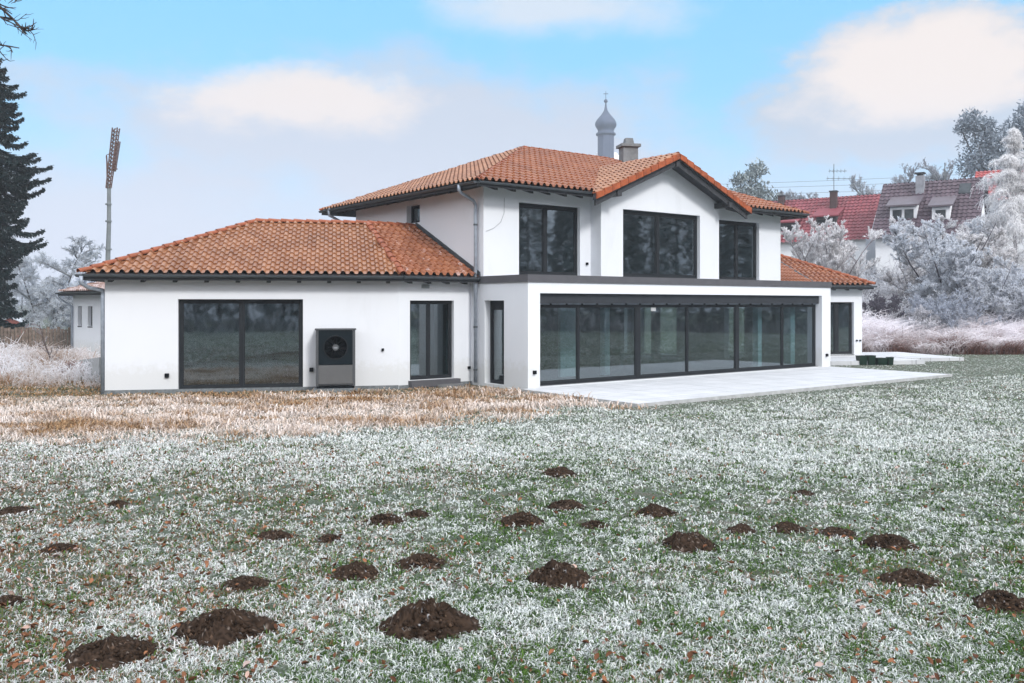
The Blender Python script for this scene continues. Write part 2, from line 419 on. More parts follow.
def tile_plane(name, poly, mat, parent, pitch=.235, row=.34, amp=.072, step=.036, label=None):
    """one pitched roof face of pantiles; poly[0]->poly[1] is the eave, counter-clockwise from above"""
    p = [Vector(q) for q in poly]
    e_ = (p[1] - p[0]).normalized(); nrm = (p[1] - p[0]).cross(p[2] - p[0]).normalized()
    if nrm.z < 0: nrm = -nrm
    g_ = nrm.cross(e_).normalized()
    if g_.z < 0: g_ = -g_
    ab = [((q - p[0]).dot(e_), (q - p[0]).dot(g_)) for q in p]
    a0 = min(q[0] for q in ab); a1 = max(q[0] for q in ab); b1 = max(q[1] for q in ab); b0 = min(0, min(q[1] for q in ab))
    SUBS = 8
    ca, cb = math.floor(a0 / pitch), math.ceil(a1 / pitch); r0 = math.floor(b0 / row - .01); rb = math.ceil(b1 / row)
    av = np.arange(ca * SUBS, cb * SUBS + 1) / SUBS * pitch
    ph = (av / pitch) % 1.0
    prof = amp * np.where(ph < .56, np.sqrt(np.clip(1 - ((ph - .28) / .28) ** 2, 0, 1)), -.10 * np.sin(np.pi * np.clip((ph - .56) / .44, 0, 1)))
    bv = []; hv = []
    for r in range(r0, rb): bv += [r * row, (r + 1) * row]; hv += [step, 0.0]
    rr = np.random.default_rng(int(abs(p[0].x * 131 + p[0].y * 37 + p[1].x * 17) * 10) % 99999)
    bm = bmesh.new(); grid = []
    for b_, h_ in zip(bv, hv):
        grid.append([bm.verts.new(p[0] + e_ * float(a_) + g_ * float(b_) + nrm * float(q + h_)) for a_, q in zip(av, prof)])
    for i in range(len(grid) - 1):
        for j in range(len(av) - 1):
            bm.faces.new((grid[i][j], grid[i][j + 1], grid[i + 1][j + 1], grid[i + 1][j]))
    cen = sum(p, Vector()) / len(p)
    for i in range(len(p)):
        q0, q1 = p[i], p[(i + 1) % len(p)]
        d = q1 - q0; d.z = 0
        if d.length < 1e-6: continue
        n_ = Vector((d.y, -d.x, 0)).normalized()
        if (cen - q0).dot(n_) > 0: n_ = -n_
        bmesh.ops.bisect_plane(bm, geom=bm.verts[:] + bm.edges[:] + bm.faces[:], plane_co=q0, plane_no=n_, clear_outer=True)
    off = origin(parent)
    vals = []
    tone = rr.random((400, 400))
    bm.normal_update()
    for f in bm.faces:
        cc = f.calc_center_median() - p[0]
        vals.append(float(tone[int(math.floor(cc.dot(e_) / pitch)) % 400, int(math.floor(cc.dot(g_) / row + .02)) % 400]))
    for v in bm.verts: v.co -= off
    me = bpy.data.meshes.new(name); bm.to_mesh(me); bm.free()
    at_ = me.attributes.new('tile', 'FLOAT', 'FACE'); at_.data.foreach_set('value', vals)
    me.polygons.foreach_set('use_smooth', [True] * len(me.polygons))
    try: me.set_sharp_from_angle(angle=math.radians(40))
    except Exception: pass
    me.materials.append(mat)
    o = bpy.data.objects.new(name, me); COL.objects.link(o); o.parent = parent
    if label: o['label'] = label
    return o

def roof(poly, parent=None, mat=None, under=True, name='roof', **kw):
    parent = parent or HOUSE
    o = tile_plane(name, poly, mat or M['tile'], parent, **kw)
    if under:
        mb = MB(); p = [Vector(q) for q in poly]
        mb.prism([q - Vector((0, 0, .17)) for q in p], [q - Vector((0, 0, .035)) for q in p])
        mb.build('soffit', M['soffit'], o)
    return o

def caps(p0, p1, parent, mat=None, r=.09, name='ridge_tiles'):
    p0, p1 = Vector(p0), Vector(p1); d = p1 - p0; n = max(1, round(d.length / .36)); st = d / n; dn = d.normalized()
    side = dn.cross(Vector((0, 0, 1))).normalized(); up = side.cross(dn).normalized()
    mb = MB()
    for i in range(n):
        a_, b_ = p0 + st * i, p0 + st * (i + 1.06)
        vs = []; K_ = 8
        for q, rad, lift in ((a_, r * 1.10, .030), (b_, r * .92, .012)):
            for inner in (0, .018):
                for k in range(K_ + 1):
                    t = math.pi * (-.08 + 1.16 * k / K_)
                    vs.append(q + side * (math.cos(t) * (rad - inner)) + up * (math.sin(t) * (rad - inner) * .85 + lift - .02))
        m_ = K_ + 1; fs = []
        for k in range(K_):
            fs += [(k, k + 1, 2 * m_ + k + 1, 2 * m_ + k), (m_ + k, 3 * m_ + k, 3 * m_ + k + 1, m_ + k + 1),
                   (k, m_ + k, m_ + k + 1, k + 1), (2 * m_ + k, 2 * m_ + k + 1, 3 * m_ + k + 1, 3 * m_ + k)]
        fs += [(0, 2 * m_, 3 * m_, m_), (K_, m_ + K_, 3 * m_ + K_, 2 * m_ + K_)]
        mb.add(vs, fs)
    return mb.build(name, mat or M['ridge'], parent, smooth=False)

def gutter(p0, p1, parent, r=.07, drop=.03, out=.055):
    """half-round gutter under an eave that runs p0 -> p1 (outside on the right-hand side)"""
    p0, p1 = Vector(p0), Vector(p1); d = (p1 - p0).normalized(); o_ = Vector((d.y, -d.x, 0)).normalized()
    mb = MB(); vs = []; n = 8
    for q in (p0, p1):
        for rad in (r, r - .012):
            for k in range(n + 1):
                t = math.pi * k / n
                vs.append(q + o_ * (out - math.cos(t) * rad) + Vector((0, 0, -drop - math.sin(t) * rad)))
    m_ = n + 1; fs = []
    for k in range(n):
        fs += [(k, k + 1, 2 * m_ + k + 1, 2 * m_ + k), (m_ + k, 3 * m_ + k, 3 * m_ + k + 1, m_ + k + 1)]
    fs += [(0, 2 * m_, 3 * m_, m_), (n, m_ + n, 3 * m_ + n, 2 * m_ + n)]
    fs += [tuple(range(0, m_)), tuple(range(2 * m_, 3 * m_))]
    mb.add(vs, fs)
    return mb.build('gutter', M['gutter'], parent)

def rafters(p0, p1, inward, slope, parent, n, length=.75, drop=.19):
    """the dark rafter tails under an eave"""
    p0, p1 = Vector(p0), Vector(p1); d = (p1 - p0).normalized(); iw = Vector(inward).normalized()
    for i in range(n):
        q = p0 + (p1 - p0) * ((i + .5) / n)
        a_ = q + iw * .10; b_ = q + iw * length
        mb = MB(); w = .055; z0, z1 = -drop - .11, -drop + .012
        mb.hexa([a_ - d * w + Vector((0, 0, z0 + .08)), a_ + d * w + Vector((0, 0, z0 + .08)), b_ + d * w + Vector((0, 0, z0 + slope * (length - .1))), b_ - d * w + Vector((0, 0, z0 + slope * (length - .1))),
                 a_ - d * w + Vector((0, 0, z1 + slope * .1)), a_ + d * w + Vector((0, 0, z1 + slope * .1)), b_ + d * w + Vector((0, 0, z1 + slope * length)), b_ - d * w + Vector((0, 0, z1 + slope * length))])
        mb.build('rafter', M['dark'], parent)

def window(fr, s0, s1, z0, z1, t, bars=(), parent=None, fw=.065, name='window', sign=1, casement=None, sill=True, heads=0.0, pane=None):
    """window frame (the part) with its panes as sub-parts; bars = [(s_centre, width)]; outside is at smaller t*sign"""
    parent = parent or HOUSE
    mb = MB(); D = .075 * sign
    mb.box(fr, s0, s0 + fw, t, t + D, z0, z1); mb.box(fr, s1 - fw, s1, t, t + D, z0, z1)
    mb.box(fr, s0 + fw, s1 - fw, t, t + D, z1 - fw - heads, z1); mb.box(fr, s0 + fw, s1 - fw, t, t + D, z0, z0 + fw)
    cuts = [s0 + fw]
    for sc, w in bars:
        mb.box(fr, sc - w / 2, sc + w / 2, t - .002 * sign, t + D + .004 * sign, z0 + fw, z1 - fw - heads); cuts += [sc - w / 2, sc + w / 2]
    cuts.append(s1 - fw)
    # sash frames
    spans = list(zip(cuts[::2], cuts[1::2]))
    for i, (a_, b_) in enumerate(spans):
        k = .035; g0 = t + .018 * sign; g1 = t + .06 * sign; zl, zh = z0 + fw, z1 - fw - heads
        mb.box(fr, a_, a_ + k, g0, g1, zl, zh); mb.box(fr, b_ - k, b_, g0, g1, zl, zh)
        mb.box(fr, a_ + k, b_ - k, g0, g1, zl, zl + k); mb.box(fr, a_ + k, b_ - k, g0, g1, zh - k, zh)
    w = mb.build(name, M['frame'], parent)
    for a_, b_ in spans:
        k = .033; pm = MB(); g = t + .035 * sign
        pm.box(fr, a_ + k, b_ - k, g, g + .01 * sign, z0 + fw + k, z1 - fw - heads - k)
        pm.build('pane', pane or M['glass'], w)
    if sill:
        sm = MB(); sm.box(fr, s0 - .02, s1 + .02, t - .16 * sign, t + .0 * sign, z0 - .045, z0 - .004); sm.build('sill', M['frame'], w)
    return w

# ------------------------------------------------------------------ house: ground floor of the main block
mb = MB()
mb.wall(FM, 0, 14.1, -.3, 2.91, [(.42, 13.57, 0.015, 2.60)], 0, .34)
mb.build('wall', M['plaster'], HOUSE)
FS = Frame((0.435, 24.09), 126.87)           # left flank: runs backwards, outside at +t
mb = MB()
mb.wall(FS, .34, 10.2, -.3, 5.93, [(1.10, 2.05, 0.0, 2.40), (.34, MT + .30, 2.91, 5.93), (MT + 3.59, MT + 4.44, 4.95, 5.55)], 0, -.30)
mb.build('wall', M['plaster'], HOUSE)
FRR = Frame(FM.p(14.1, 0), 126.87)
mb = MB(); mb.wall(FRR, .34, 3.2, -.3, 2.91, [], 0, .30)
mb.build('wall', M['plaster'], HOUSE)
FR2 = Frame(FM.p(14.0, 0), 126.87)
mb = MB(); mb.wall(FR2, MT + .3, 10.2, 2.95, 5.93, [], 0, .30); mb.wall(FR2, 3.2, 10.2, -.3, 2.95, [(3.6, 4.6, .1, 2.4), (7.2, 9.4, .1, 2.4)], 0, .30)  # unseen openings added to let daylight into the rooms
mb.build('wall', M['plaster'], HOUSE)
mb = MB(); mb.wall(FM, .3, 13.7, -.3, 5.93, [(12.4, 13.4, .1, 2.4)], 9.9, .30); mb.build('wall', M['plaster'], HOUSE)  # unseen rear opening, added to brighten the interior

# roof terrace deck, fascia band
mb = MB(); mb.box(FM, .0, 14.1, .0, 2.41, 2.912, 3.06); mb.build('roof_terrace', M['cement'], HOUSE)
mb = MB()
mb.box(FM, -.035, 14.135, -.035, .0, 2.90, 3.11); mb.box(FM, -.035, 0.0, .0, MT + .22, 2.90, 3.11); mb.box(FM, 14.1, 14.135, .0, 3.0, 2.90, 3.11)
mb.box(FM, 0, 14.1, 0, .22, 3.06, 3.108)
mb.build('fascia', M['fascia'], HOUSE)

# interior
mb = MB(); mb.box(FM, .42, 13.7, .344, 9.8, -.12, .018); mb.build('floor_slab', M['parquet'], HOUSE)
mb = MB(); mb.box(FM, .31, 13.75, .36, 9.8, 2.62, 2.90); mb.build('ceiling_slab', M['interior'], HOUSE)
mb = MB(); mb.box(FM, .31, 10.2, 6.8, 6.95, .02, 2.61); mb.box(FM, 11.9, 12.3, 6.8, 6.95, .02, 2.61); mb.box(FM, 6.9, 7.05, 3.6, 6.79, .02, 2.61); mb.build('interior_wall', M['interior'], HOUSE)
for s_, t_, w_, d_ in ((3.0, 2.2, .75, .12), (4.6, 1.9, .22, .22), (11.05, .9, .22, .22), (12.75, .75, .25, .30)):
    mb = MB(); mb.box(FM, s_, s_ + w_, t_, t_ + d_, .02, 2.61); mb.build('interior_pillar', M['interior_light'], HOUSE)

# big glazing: three sliding units of two panes under a shutter box
GT = .27
def slider(a_, b_, mid, thick):
    return window(FM, a_, b_, .02, 2.31, GT, [(mid, .05 if thick else .045)], name='sliding_door', fw=.085, sill=False)
slider(.42, 4.47, 2.06, False)
w = slider(4.47, 9.14, 6.68, True)
slider(9.14, 13.57, 11.62, False)
mb = MB(); mb.box(FM, 5.05, 5.26, GT + .024, GT + .032, 2.08, 2.20); mb.build('sticker', M['concrete'], w)
mb = MB(); mb.box(FM, .424, 13.566, GT - .14, GT + .06, 2.312, 2.596)
sh = mb.build('shutter_box', M['shutter'], HOUSE)
for i in range(22):
    s_ = .95 + i * .585
    mb = MB(); mb.box(FM, s_ - .013, s_ + .013, GT - .12, GT - .06, 2.285, 2.311); mb.build('guide_clip', M['black'], sh)
mb = MB(); mb.box(FM, .424, 13.566, GT - .05, GT - .012, 2.285, 2.311); mb.build('light_line_strip', M['zinc'], sh)  # line of light under the box, put in as a pale strip
mb = MB(); mb.box(FM, .424, 13.566, GT - .10, GT - .005, .004, .03); mb.build('threshold', M['hp_grey'], HOUSE)

# side door of the glazed block
window(FS, 1.10, 2.05, .0, 2.40, -.20, [], name='side_door', fw=.075, sign=-1, heads=.16, sill=False)
mb = MB(); mb.box(FS, 1.75, 1.85, -.9, -.8, .02, 2.6); mb.build('interior_pillar', M['interior_light'], HOUSE)

# ------------------------------------------------------------------ house: upper storey
mb = MB()
mb.wall(FM, 0, 14.0, 2.93, 5.93, [(1.30, 3.73, 3.18, 5.36), (10.27, 12.7, 3.18, 5.36), (4.6, 9.4, 3.0, 5.7)], MT, .30)
mb.build('wall', M['plaster'], HOUSE)
BT = MT - .486
mb = MB()
mb.wall(FM, 4.18, 9.82, 3.062, 5.86, [(5.14, 8.82, 3.18, 5.36)], BT, .30)
mb.box(FM, 4.18, 4.5, BT + .30, MT, 3.062, 5.86); mb.box(FM, 9.5, 9.82, BT + .30, MT, 3.062, 5.86)
tri_ = lambda t: [FM.p(4.18, t, 5.86), FM.p(9.82, t, 5.86), FM.p(7.0, t, 5.86 + .43 * 2.82)]
mb.prism(tri_(BT), tri_(BT + .30))
mb.build('wall', M['plaster'], HOUSE)
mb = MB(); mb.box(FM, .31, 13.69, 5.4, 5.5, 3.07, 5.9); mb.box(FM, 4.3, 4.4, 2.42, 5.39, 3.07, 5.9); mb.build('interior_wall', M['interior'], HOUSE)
for a_, b_, t_, m_ in ((1.30, 3.73, MT, 2.42), (10.27, 12.7, MT, 11.55), (5.14, 8.82, BT, 6.87)):
    window(FM, a_, b_, 3.18, 5.36, t_ + .13, [(m_, .12)], fw=.085, heads=.02)
window(FS, MT + 3.59, MT + 4.44, 4.95, 5.55, -.18, [], fw=.06, sign=-1)

# ------------------------------------------------------------------ house: main roof
def R(s, t, z): return FM.p(s, MT + t, z)
EZ, SLP = 5.78, .43
left = [R(-.7, -.7, EZ), R(3.67, -.7, EZ), R(7, 2.63, EZ + SLP * 3.33), R(7, 4.4, 7.973), R(4.88, 4.4, 7.973)]
right = [R(10.33, -.7, EZ), R(14.7, -.7, EZ), R(9.12, 4.4, 7.973), R(7, 4.4, 7.973), R(7, 2.63, EZ + SLP * 3.33)]
roof(left); roof(right)
gz_ = lambda s: 7.21 - .43 * abs(s - 7)
# gable roof over the bay
def gable_face(sg):
    S0 = 7 - sg * 3.66
    return [R(S0, -1.03, gz_(S0)), R(S0, -1.18, gz_(S0)), R(7, -1.18, 7.21), R(7, 2.63, 7.21)] if sg > 0 else \
           [R(S0, -1.18, gz_(S0)), R(S0, -1.03, gz_(S0)), R(7, 2.63, 7.21), R(7, -1.18, 7.21)]
gl = roof(gable_face(1), mat=M['tile_tan']); gr = roof(gable_face(-1))
# hips of the left, right, back
roof([R(-.7, 9.5, EZ), R(-.7, -.7, EZ), R(4.88, 4.4, 7.973)], mat=M['tile_tan'])
roof([R(14.7, -.7, EZ), R(14.7, 9.5, EZ), R(9.12, 4.4, 7.973)])
roof([R(14.7, 9.5, EZ), R(-.7, 9.5, EZ), R(4.88, 4.4, 7.973), R(9.12, 4.4, 7.973)])
for p0, p1 in ((R(-.75, -.75, EZ), R(4.88, 4.4, 8.0)), (R(14.75, -.75, EZ), R(9.12, 4.4, 8.0)), (R(4.88, 4.4, 8.0), R(9.12, 4.4, 8.0)),
               (R(7, -1.16, 7.23), R(7, 2.6, 7.23)), (R(-.75, 9.55, EZ), R(4.88, 4.4, 8.0))):
    caps(p0, p1, HOUSE, r=.068)
# verge tiles on the gable: bright terracotta L-shaped pieces
for sg in (1, -1):
    S0 = 7 - sg * 3.68; n = 11
    for i in range(n):
        a_ = S0 + (7 - S0) * i / n; b_ = S0 + (7 - S0) * (i + .94) / n
        da, db = .066, .022
        mb = MB()
        mb.hexa([R(a_, -1.24, gz_(a_) - .14), R(b_, -1.24, gz_(b_) - .15), R(b_, -1.195, gz_(b_) - .15), R(a_, -1.195, gz_(a_) - .14),
                 R(a_, -1.24, gz_(a_) + da), R(b_, -1.24, gz_(b_) + db), R(b_, -1.195, gz_(b_) + db), R(a_, -1.195, gz_(a_) + da)])
        mb.hexa([R(a_, -1.195, gz_(a_) + da - .03), R(b_, -1.195, gz_(b_) + db - .03), R(b_, -1.03, gz_(b_) + db - .03), R(a_, -1.03, gz_(a_) + da - .03),
                 R(a_, -1.195, gz_(a_) + da), R(b_, -1.195, gz_(b_) + db), R(b_, -1.03, gz_(b_) + db), R(a_, -1.03, gz_(a_) + da)])
        mb.build('verge_tile', M['verge'], gl if sg > 0 else gr)
# gable barge boards and purlin ends
for sg in (1, -1):
    mb = MB(); S0 = 7 - sg * 3.6
    q = lambda s, dz, t: R(s, t, gz_(s) + dz)
    mb.hexa([q(S0, -.36, -1.10), q(7, -.36, -1.10), q(7, -.36, -1.03), q(S0, -.36, -1.03), q(S0, -.172, -1.10), q(7, -.172, -1.10), q(7, -.172, -1.03), q(S0, -.172, -1.03)])
    mb.build('barge_board', M['dark'], HOUSE)
for s_ in (4.35, 7.0, 9.65):
    mb = MB(); z_ = gz_(s_) - .175 - (.0 if s_ == 7 else .02)
    mb.box(FM, s_ - .09, s_ + .09, MT - 1.16, MT - .40, z_ - .22, z_ - .005 - (.04 if s_ == 7 else .04)); mb.build('purlin', M['dark'], HOUSE)
# gutters
gutter(R(-.7, -.7, EZ), R(3.62, -.7, EZ), HOUSE); gutter(R(10.4, -.7, EZ), R(14.7, -.7, EZ), HOUSE)
gutter(R(-.7, 9.5, EZ), R(-.7, -.7, EZ), HOUSE); gutter(R(14.7, -.7, EZ), R(14.7, 9.5, EZ), HOUSE)
rafters(R(-.3, -.7, EZ), R(3.6, -.7, EZ), FM.v, SLP, HOUSE, 6); rafters(R(10.5, -.7, EZ), R(14.3, -.7, EZ), FM.v, SLP, HOUSE, 6)
rafters(R(-.7, 8.9, EZ), R(-.7, -.2, EZ), FM.u, .39, HOUSE, 12)
# chimney on the ridge
cp = R(9.72, 3.95, 0)
mb = MB(); fc = Frame((cp.x, cp.y), 12)
mb.box(fc, -.30, .30, -.28, .28, 7.3, 8.44); ch = mb.build('chimney', M['cement'], HOUSE)
mb = MB(); mb.box(fc, -.39, .39, -.37, .37, 8.44, 8.55); mb.prism([fc.p(-.19, -.17, 8.55), fc.p(.19, -.17, 8.55), fc.p(.19, .17, 8.55), fc.p(-.19, .17, 8.55)],
    [fc.p(-.14, -.13, 8.80), fc.p(.14, -.13, 8.80), fc.p(.14, .13, 8.80), fc.p(-.14, .13, 8.80)])
mb.build('chimney_cap', M['cement'], ch)

# downpipe at the re-entrant corner
mb = MB()
p0 = R(-.78, .10, EZ - .12); k1 = FM.p(-.09, MT + .28, 5.20)
mb.tube([p0 + Vector((0, 0, .06)), p0 - Vector((0, 0, .10)), p0 - Vector((0, 0, .16)) + FM.u * .05, k1 + Vector((0, 0, .12)) - FM.u * .08, k1, k1 - Vector((0, 0, .1)), FM.p(-.09, MT + .28, 0.0)], .052, 10)
dp = mb.build('downpipe', M['zinc'], HOUSE, smooth=True)
mb = MB()
for z_ in (4.6, 3.05, 1.6, .35): mb.lathe(FM.p(-.09, MT + .28, z_), [(.062, 0), (.062, .05)], 12)
mb.build('pipe_clamps', M['gutter'], dp)
# downpipe under the rear left eave and the right eave
mb = MB(); p0 = R(-.78, 8.7, EZ - .12)
mb.tube([p0 + Vector((0, 0, .05)), p0 - Vector((0, 0, .12)), R(-.08, 8.75, 5.25), R(-.08, 8.75, 4.6)], .05, 8); mb.build('downpipe', M['zinc'], HOUSE, smooth=True)
mb = MB(); p0 = R(14.78, .9, EZ - .12)
mb.tube([p0 + Vector((0, 0, .05)), p0 - Vector((0, 0, .12)), R(14.1, 1.2, 5.15), R(14.1, 1.2, 3.5)], .05, 8); mb.build('downpipe', M['zinc'], HOUSE, smooth=True)

# ------------------------------------------------------------------ house: left wing and entry link
WS = .474; WZ = 3.09; DEP = 3.63
E2 = FM.p(-2.57, MT + .20); FL = Frame((E2.x, E2.y), TH)
half = math.radians((36.87 - TH) / 2)
def LW(s, n, z=0.0): return FL.p(s, n, z)
bis = (FM.v + FL.v).normalized()
def bend(n, z): return FL.o + bis * (n / math.cos(half)) + Vector((0, 0, z))
QL = 8.27
RZ = WZ + WS * DEP
Apx = LW(-QL + 4.05, DEP, RZ)
roof([LW(-QL, 0, WZ), bend(0, WZ), bend(DEP, RZ), Apx], mat=M['tile_tan'])
roof([bend(0, WZ), FM.p(0, MT + .20, WZ), FM.p(0, MT + .20 + DEP, RZ), bend(DEP, RZ)], mat=M['tile_frost'])
roof([LW(-QL, 2 * DEP, WZ), LW(-QL, 0, WZ), Apx])
roof([bend(2 * DEP, WZ), LW(-QL, 2 * DEP, WZ), Apx, bend(DEP, RZ)])
roof([FM.p(0, MT + .20 + 2 * DEP, WZ), bend(2 * DEP, WZ), bend(DEP, RZ), FM.p(0, MT + .20 + DEP, RZ)])
up = Vector((0, 0, .035))
caps(LW(-QL - .03, -.03, WZ) + up, Apx + up, HOUSE, r=.088); caps(Apx + up, bend(DEP, RZ) + up, HOUSE, r=.088)
caps(bend(-.02, WZ) + up, bend(DEP, RZ) + up, HOUSE, r=.095); caps(bend(DEP, RZ) + up, FM.p(-.02, MT + .20 + DEP, RZ) + up, HOUSE, r=.088)
gutter(LW(-QL - .08, 0, WZ), bend(0, WZ), HOUSE); gutter(bend(0, WZ), FM.p(-.03, MT + .20, WZ), HOUSE)
gutter(LW(-QL, 2 * DEP, WZ), LW(-QL, -.05, WZ), HOUSE)
rafters(LW(-QL + .3, 0, WZ), bend(0, WZ), FL.v, WS, HOUSE, 10, .45); rafters(bend(0, WZ), FM.p(-.1, MT + .20, WZ), FM.v, WS, HOUSE, 4, .40)
# flashing where the link roof meets the flank
mb = MB()
q = lambda t, dz, o_: FM.p(o_, MT + .20 + t, WZ + WS * t + dz)
mb.hexa([q(-.05, .0, -.03), q(DEP, .0, -.03), q(DEP, .0, -.002), q(-.05, .0, -.002), q(-.05, .17, -.03), q(DEP, .17, -.03), q(DEP, .17, -.002), q(-.05, .17, -.002)])
mb.build('flashing', M['gutter'], HOUSE)
# walls
LX0 = -7.77
wb = bend(.4, 0)                                              # wall bend
sb = (wb - FL.o).dot(FL.u)
mb = MB(); mb.wall(FL, LX0, sb, -.3, 3.10, [(-5.947, -2.697, .0, 2.43)], .4, .30)
mb.build('wall', M['plaster'], HOUSE)
sm_ = (wb - FM.o).dot(FM.u)
mb = MB(); mb.wall(FM, sm_, 0.0, -.3, 3.10, [(-2.114, -.635, .14, 2.40)], MT + .54 + .06, .30)
mb.build('wall', M['plaster'], HOUSE)
mb = MB(); mb.box(FL, LX0, LX0 + .3, .70, 2 * DEP - .4, -.3, 3.10); mb.box(FL, LX0 + .3, sb + 1, 2 * DEP - .7, 2 * DEP - .4, -.3, 3.10); mb.build('wall', M['plaster'], HOUSE)
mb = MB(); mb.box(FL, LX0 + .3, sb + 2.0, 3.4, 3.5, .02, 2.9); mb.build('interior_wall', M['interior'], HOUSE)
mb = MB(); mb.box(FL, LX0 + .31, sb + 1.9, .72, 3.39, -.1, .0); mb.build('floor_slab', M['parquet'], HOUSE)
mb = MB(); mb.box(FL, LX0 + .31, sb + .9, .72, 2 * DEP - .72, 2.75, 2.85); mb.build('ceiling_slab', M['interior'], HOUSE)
mb = MB(); mb.box(FM, -1.75, -1.35, MT + 1.5, MT + 1.6, .02, 2.7); mb.build('interior_pillar', M['interior'], HOUSE)
mb = MB(); mb.box(FL, LX0 - .012, sb, .375, .397, -.3, .03); mb.box(FL, LX0 - .03, LX0 - .003, .397, 4, -.3, .03); mb.build('plinth', M['plinth'], HOUSE)
mb = MB(); mb.box(FM, sm_ + .02, -.02, MT + .575, MT + .597, -.3, .02); mb.build('plinth', M['plinth'], HOUSE)
window(FL, -5.947, -2.697, .0, 2.43, .4 + .14, [(-4.32, .085)], name='sliding_door', fw=.085, sill=False)
mb = MB(); mb.box(FL, -5.98, -2.66, .33, .53, -.09, -.006); mb.build('sill', M['plinth'], HOUSE)
window(FM, -2.114, -.635, .14, 2.40, MT + .60 + .12, [(-1.42, .05)], name='entrance_door', fw=.07, sill=False)
mb = MB(); mb.box(FM, -2.17, -.53, MT + .40, MT + .70, -.06, .132); mb.build('door_step', M['fascia'], HOUSE)
# downpipe at the left corner
mb = MB(); p0 = LW(-QL + .05, -.10, WZ - .12)
c0 = LW(LX0 - .07, .48, 2.52)
mb.tube([p0 + Vector((0, 0, .05)), p0 - Vector((0, 0, .13)), p0 + (c0 - p0) * .35 - Vector((0, 0, .09)), c0 + Vector((0, 0, .14)), c0, LW(LX0 - .07, .48, -.1)], .052, 10)
mb.build('downpipe', M['zinc'], HOUSE, smooth=True)

# ------------------------------------------------------------------ house: right wing
B2 = FM.p(17.33, MT + .72); FW = Frame((B2.x, B2.y), TH); RD = 3.22; RZZ = WZ + WS * RD
def rb(n, z): return FW.o + bis * (n / math.cos(half)) + Vector((0, 0, z))
QR = 2.70; Ap2 = FW.p(QR - RD, RD, RZZ)
roof([FM.p(14.0, MT + .72, WZ), rb(0, WZ), rb(RD, RZZ), FM.p(14.0, MT + .72 + RD, RZZ)])
roof([rb(0, WZ), FW.p(QR, 0, WZ), Ap2, rb(RD, RZZ)])
roof([FW.p(QR, 0, WZ), FW.p(QR, 2 * RD, WZ), Ap2])
roof([FW.p(QR, 2 * RD, WZ), FM.p(14.0, MT + .72 + 2 * RD, WZ), FM.p(14.0, MT + .72 + RD, RZZ), Ap2])
caps(FW.p(QR + .03, -.03, WZ) + up, Ap2 + up, HOUSE, r=.10)
mb = MB(); a_, b_ = rb(0, WZ), rb(RD, RZZ); mb.tube([a_ + Vector((0, 0, .04)), b_ + Vector((0, 0, .04))], .06, 6); mb.build('valley_flashing', M['gutter'], HOUSE)
gutter(FM.p(14.2, MT + .72, WZ), rb(0, WZ), HOUSE); gutter(rb(0, WZ), FW.p(QR + .08, 0, WZ), HOUSE); gutter(FW.p(QR, -.05, WZ), FW.p(QR, 2 * RD, WZ), HOUSE)
rafters(rb(0, WZ), FW.p(QR - .2, 0, WZ), FW.v, WS, HOUSE, 4, .42)
rw = rb(.4, 0); srw = (rw - FW.o).dot(FW.u)
mb = MB(); mb.wall(FW, srw, 2.40, -.3, 3.10, [(.30, 2.02, .17, 2.38)], .4, .30)
mb.box(FW, 2.10, 2.40, .70, 2 * RD - .4, -.3, 3.10); mb.build('wall', M['plaster'], HOUSE)
mb = MB(); sA = (rw - FM.o).dot(FM.u); mb.wall(FM, 14.4, sA - .01, -.3, 3.10, [], MT + .72 + .4, .30); mb.build('wall', M['plaster'], HOUSE)
window(FW, .30, 2.02, .17, 2.38, .4 + .16, [(1.30, .16)], fw=.075)
mb = MB(); mb.box(FW, srw, 2.1, 2.2, 2.3, 0, 2.9); mb.build('interior_wall', M['interior'], HOUSE)
mb = MB(); mb.box(FW, srw, 2.41, .37, .397, -.3, .02); mb.build('plinth', M['plinth'], HOUSE)

# small outside fittings
def fitting(fr, s_, t_, z_, w_=.05, sg=-1):
    mb = MB(); mb.box(fr, s_ - w_, s_ + w_, t_, t_ + .07 * sg, z_ - w_, z_ + w_); mb.build('wall_light', M['black'], HOUSE, bevel=.01)
fitting(FL, -6.22, .4, .40, .055); fitting(FL, -2.47, .4, .50, .055); fitting(FL, -.53, .4, 1.03, .035)
fitting(FM, .21, 0, .43, .05); fitting(FM, 13.83, 0, .43, .05); fitting(FM, 4.0, MT, 3.58, .04)
fitting(FM, -.12, MT + .60, .42, .04); fitting(FW, 2.14, .4, .75, .035); fitting(FW, 2.30, .4, .75, .035)
mb = MB(); pts = [FM.p(.75, MT - .008, 5.45), FM.p(.74, MT - .008, 5.0), FM.p(.62, MT - .008, 4.72), FM.p(.35, MT - .012, 4.52), FM.p(.08, MT - .01, 4.42)]
mb.tube(pts, .006, 5); mb.build('loose_cable', M['pale_brick'], HOUSE)

# ------------------------------------------------------------------ heat pump
hp0 = LW(-1.82, .02, 0)
HP = thing('heat_pump', hp0, 'grey outdoor heat pump with one round black fan against the left wing wall', 'heat pump')
FH = Frame((hp0.x, hp0.y), TH)
mb = MB(); mb.box(FH, -.52, -.45, -.33, .28, .10, 1.60); mb.box(FH, .45, .52, -.33, .28, .10, 1.60); mb.box(FH, -.45, .45, .22, .27, .10, 1.60); mb.box(FH, -.45, .45, -.30, .22, .12, .16)
mb.build('casing', M['hp_grey'], HP)
mb = MB(); mb.box(FH, -.545, .545, -.35, .30, 1.60, 1.635); mb.build('lid', M['hp_grey'], HP)
mb = MB(); mb.box(FH, -.448, .448, -.325, -.29, .16, .66); mb.build('lower_panel', simple('silver_panel', (.115, .118, .122), .4, .2, var=.06), HP)
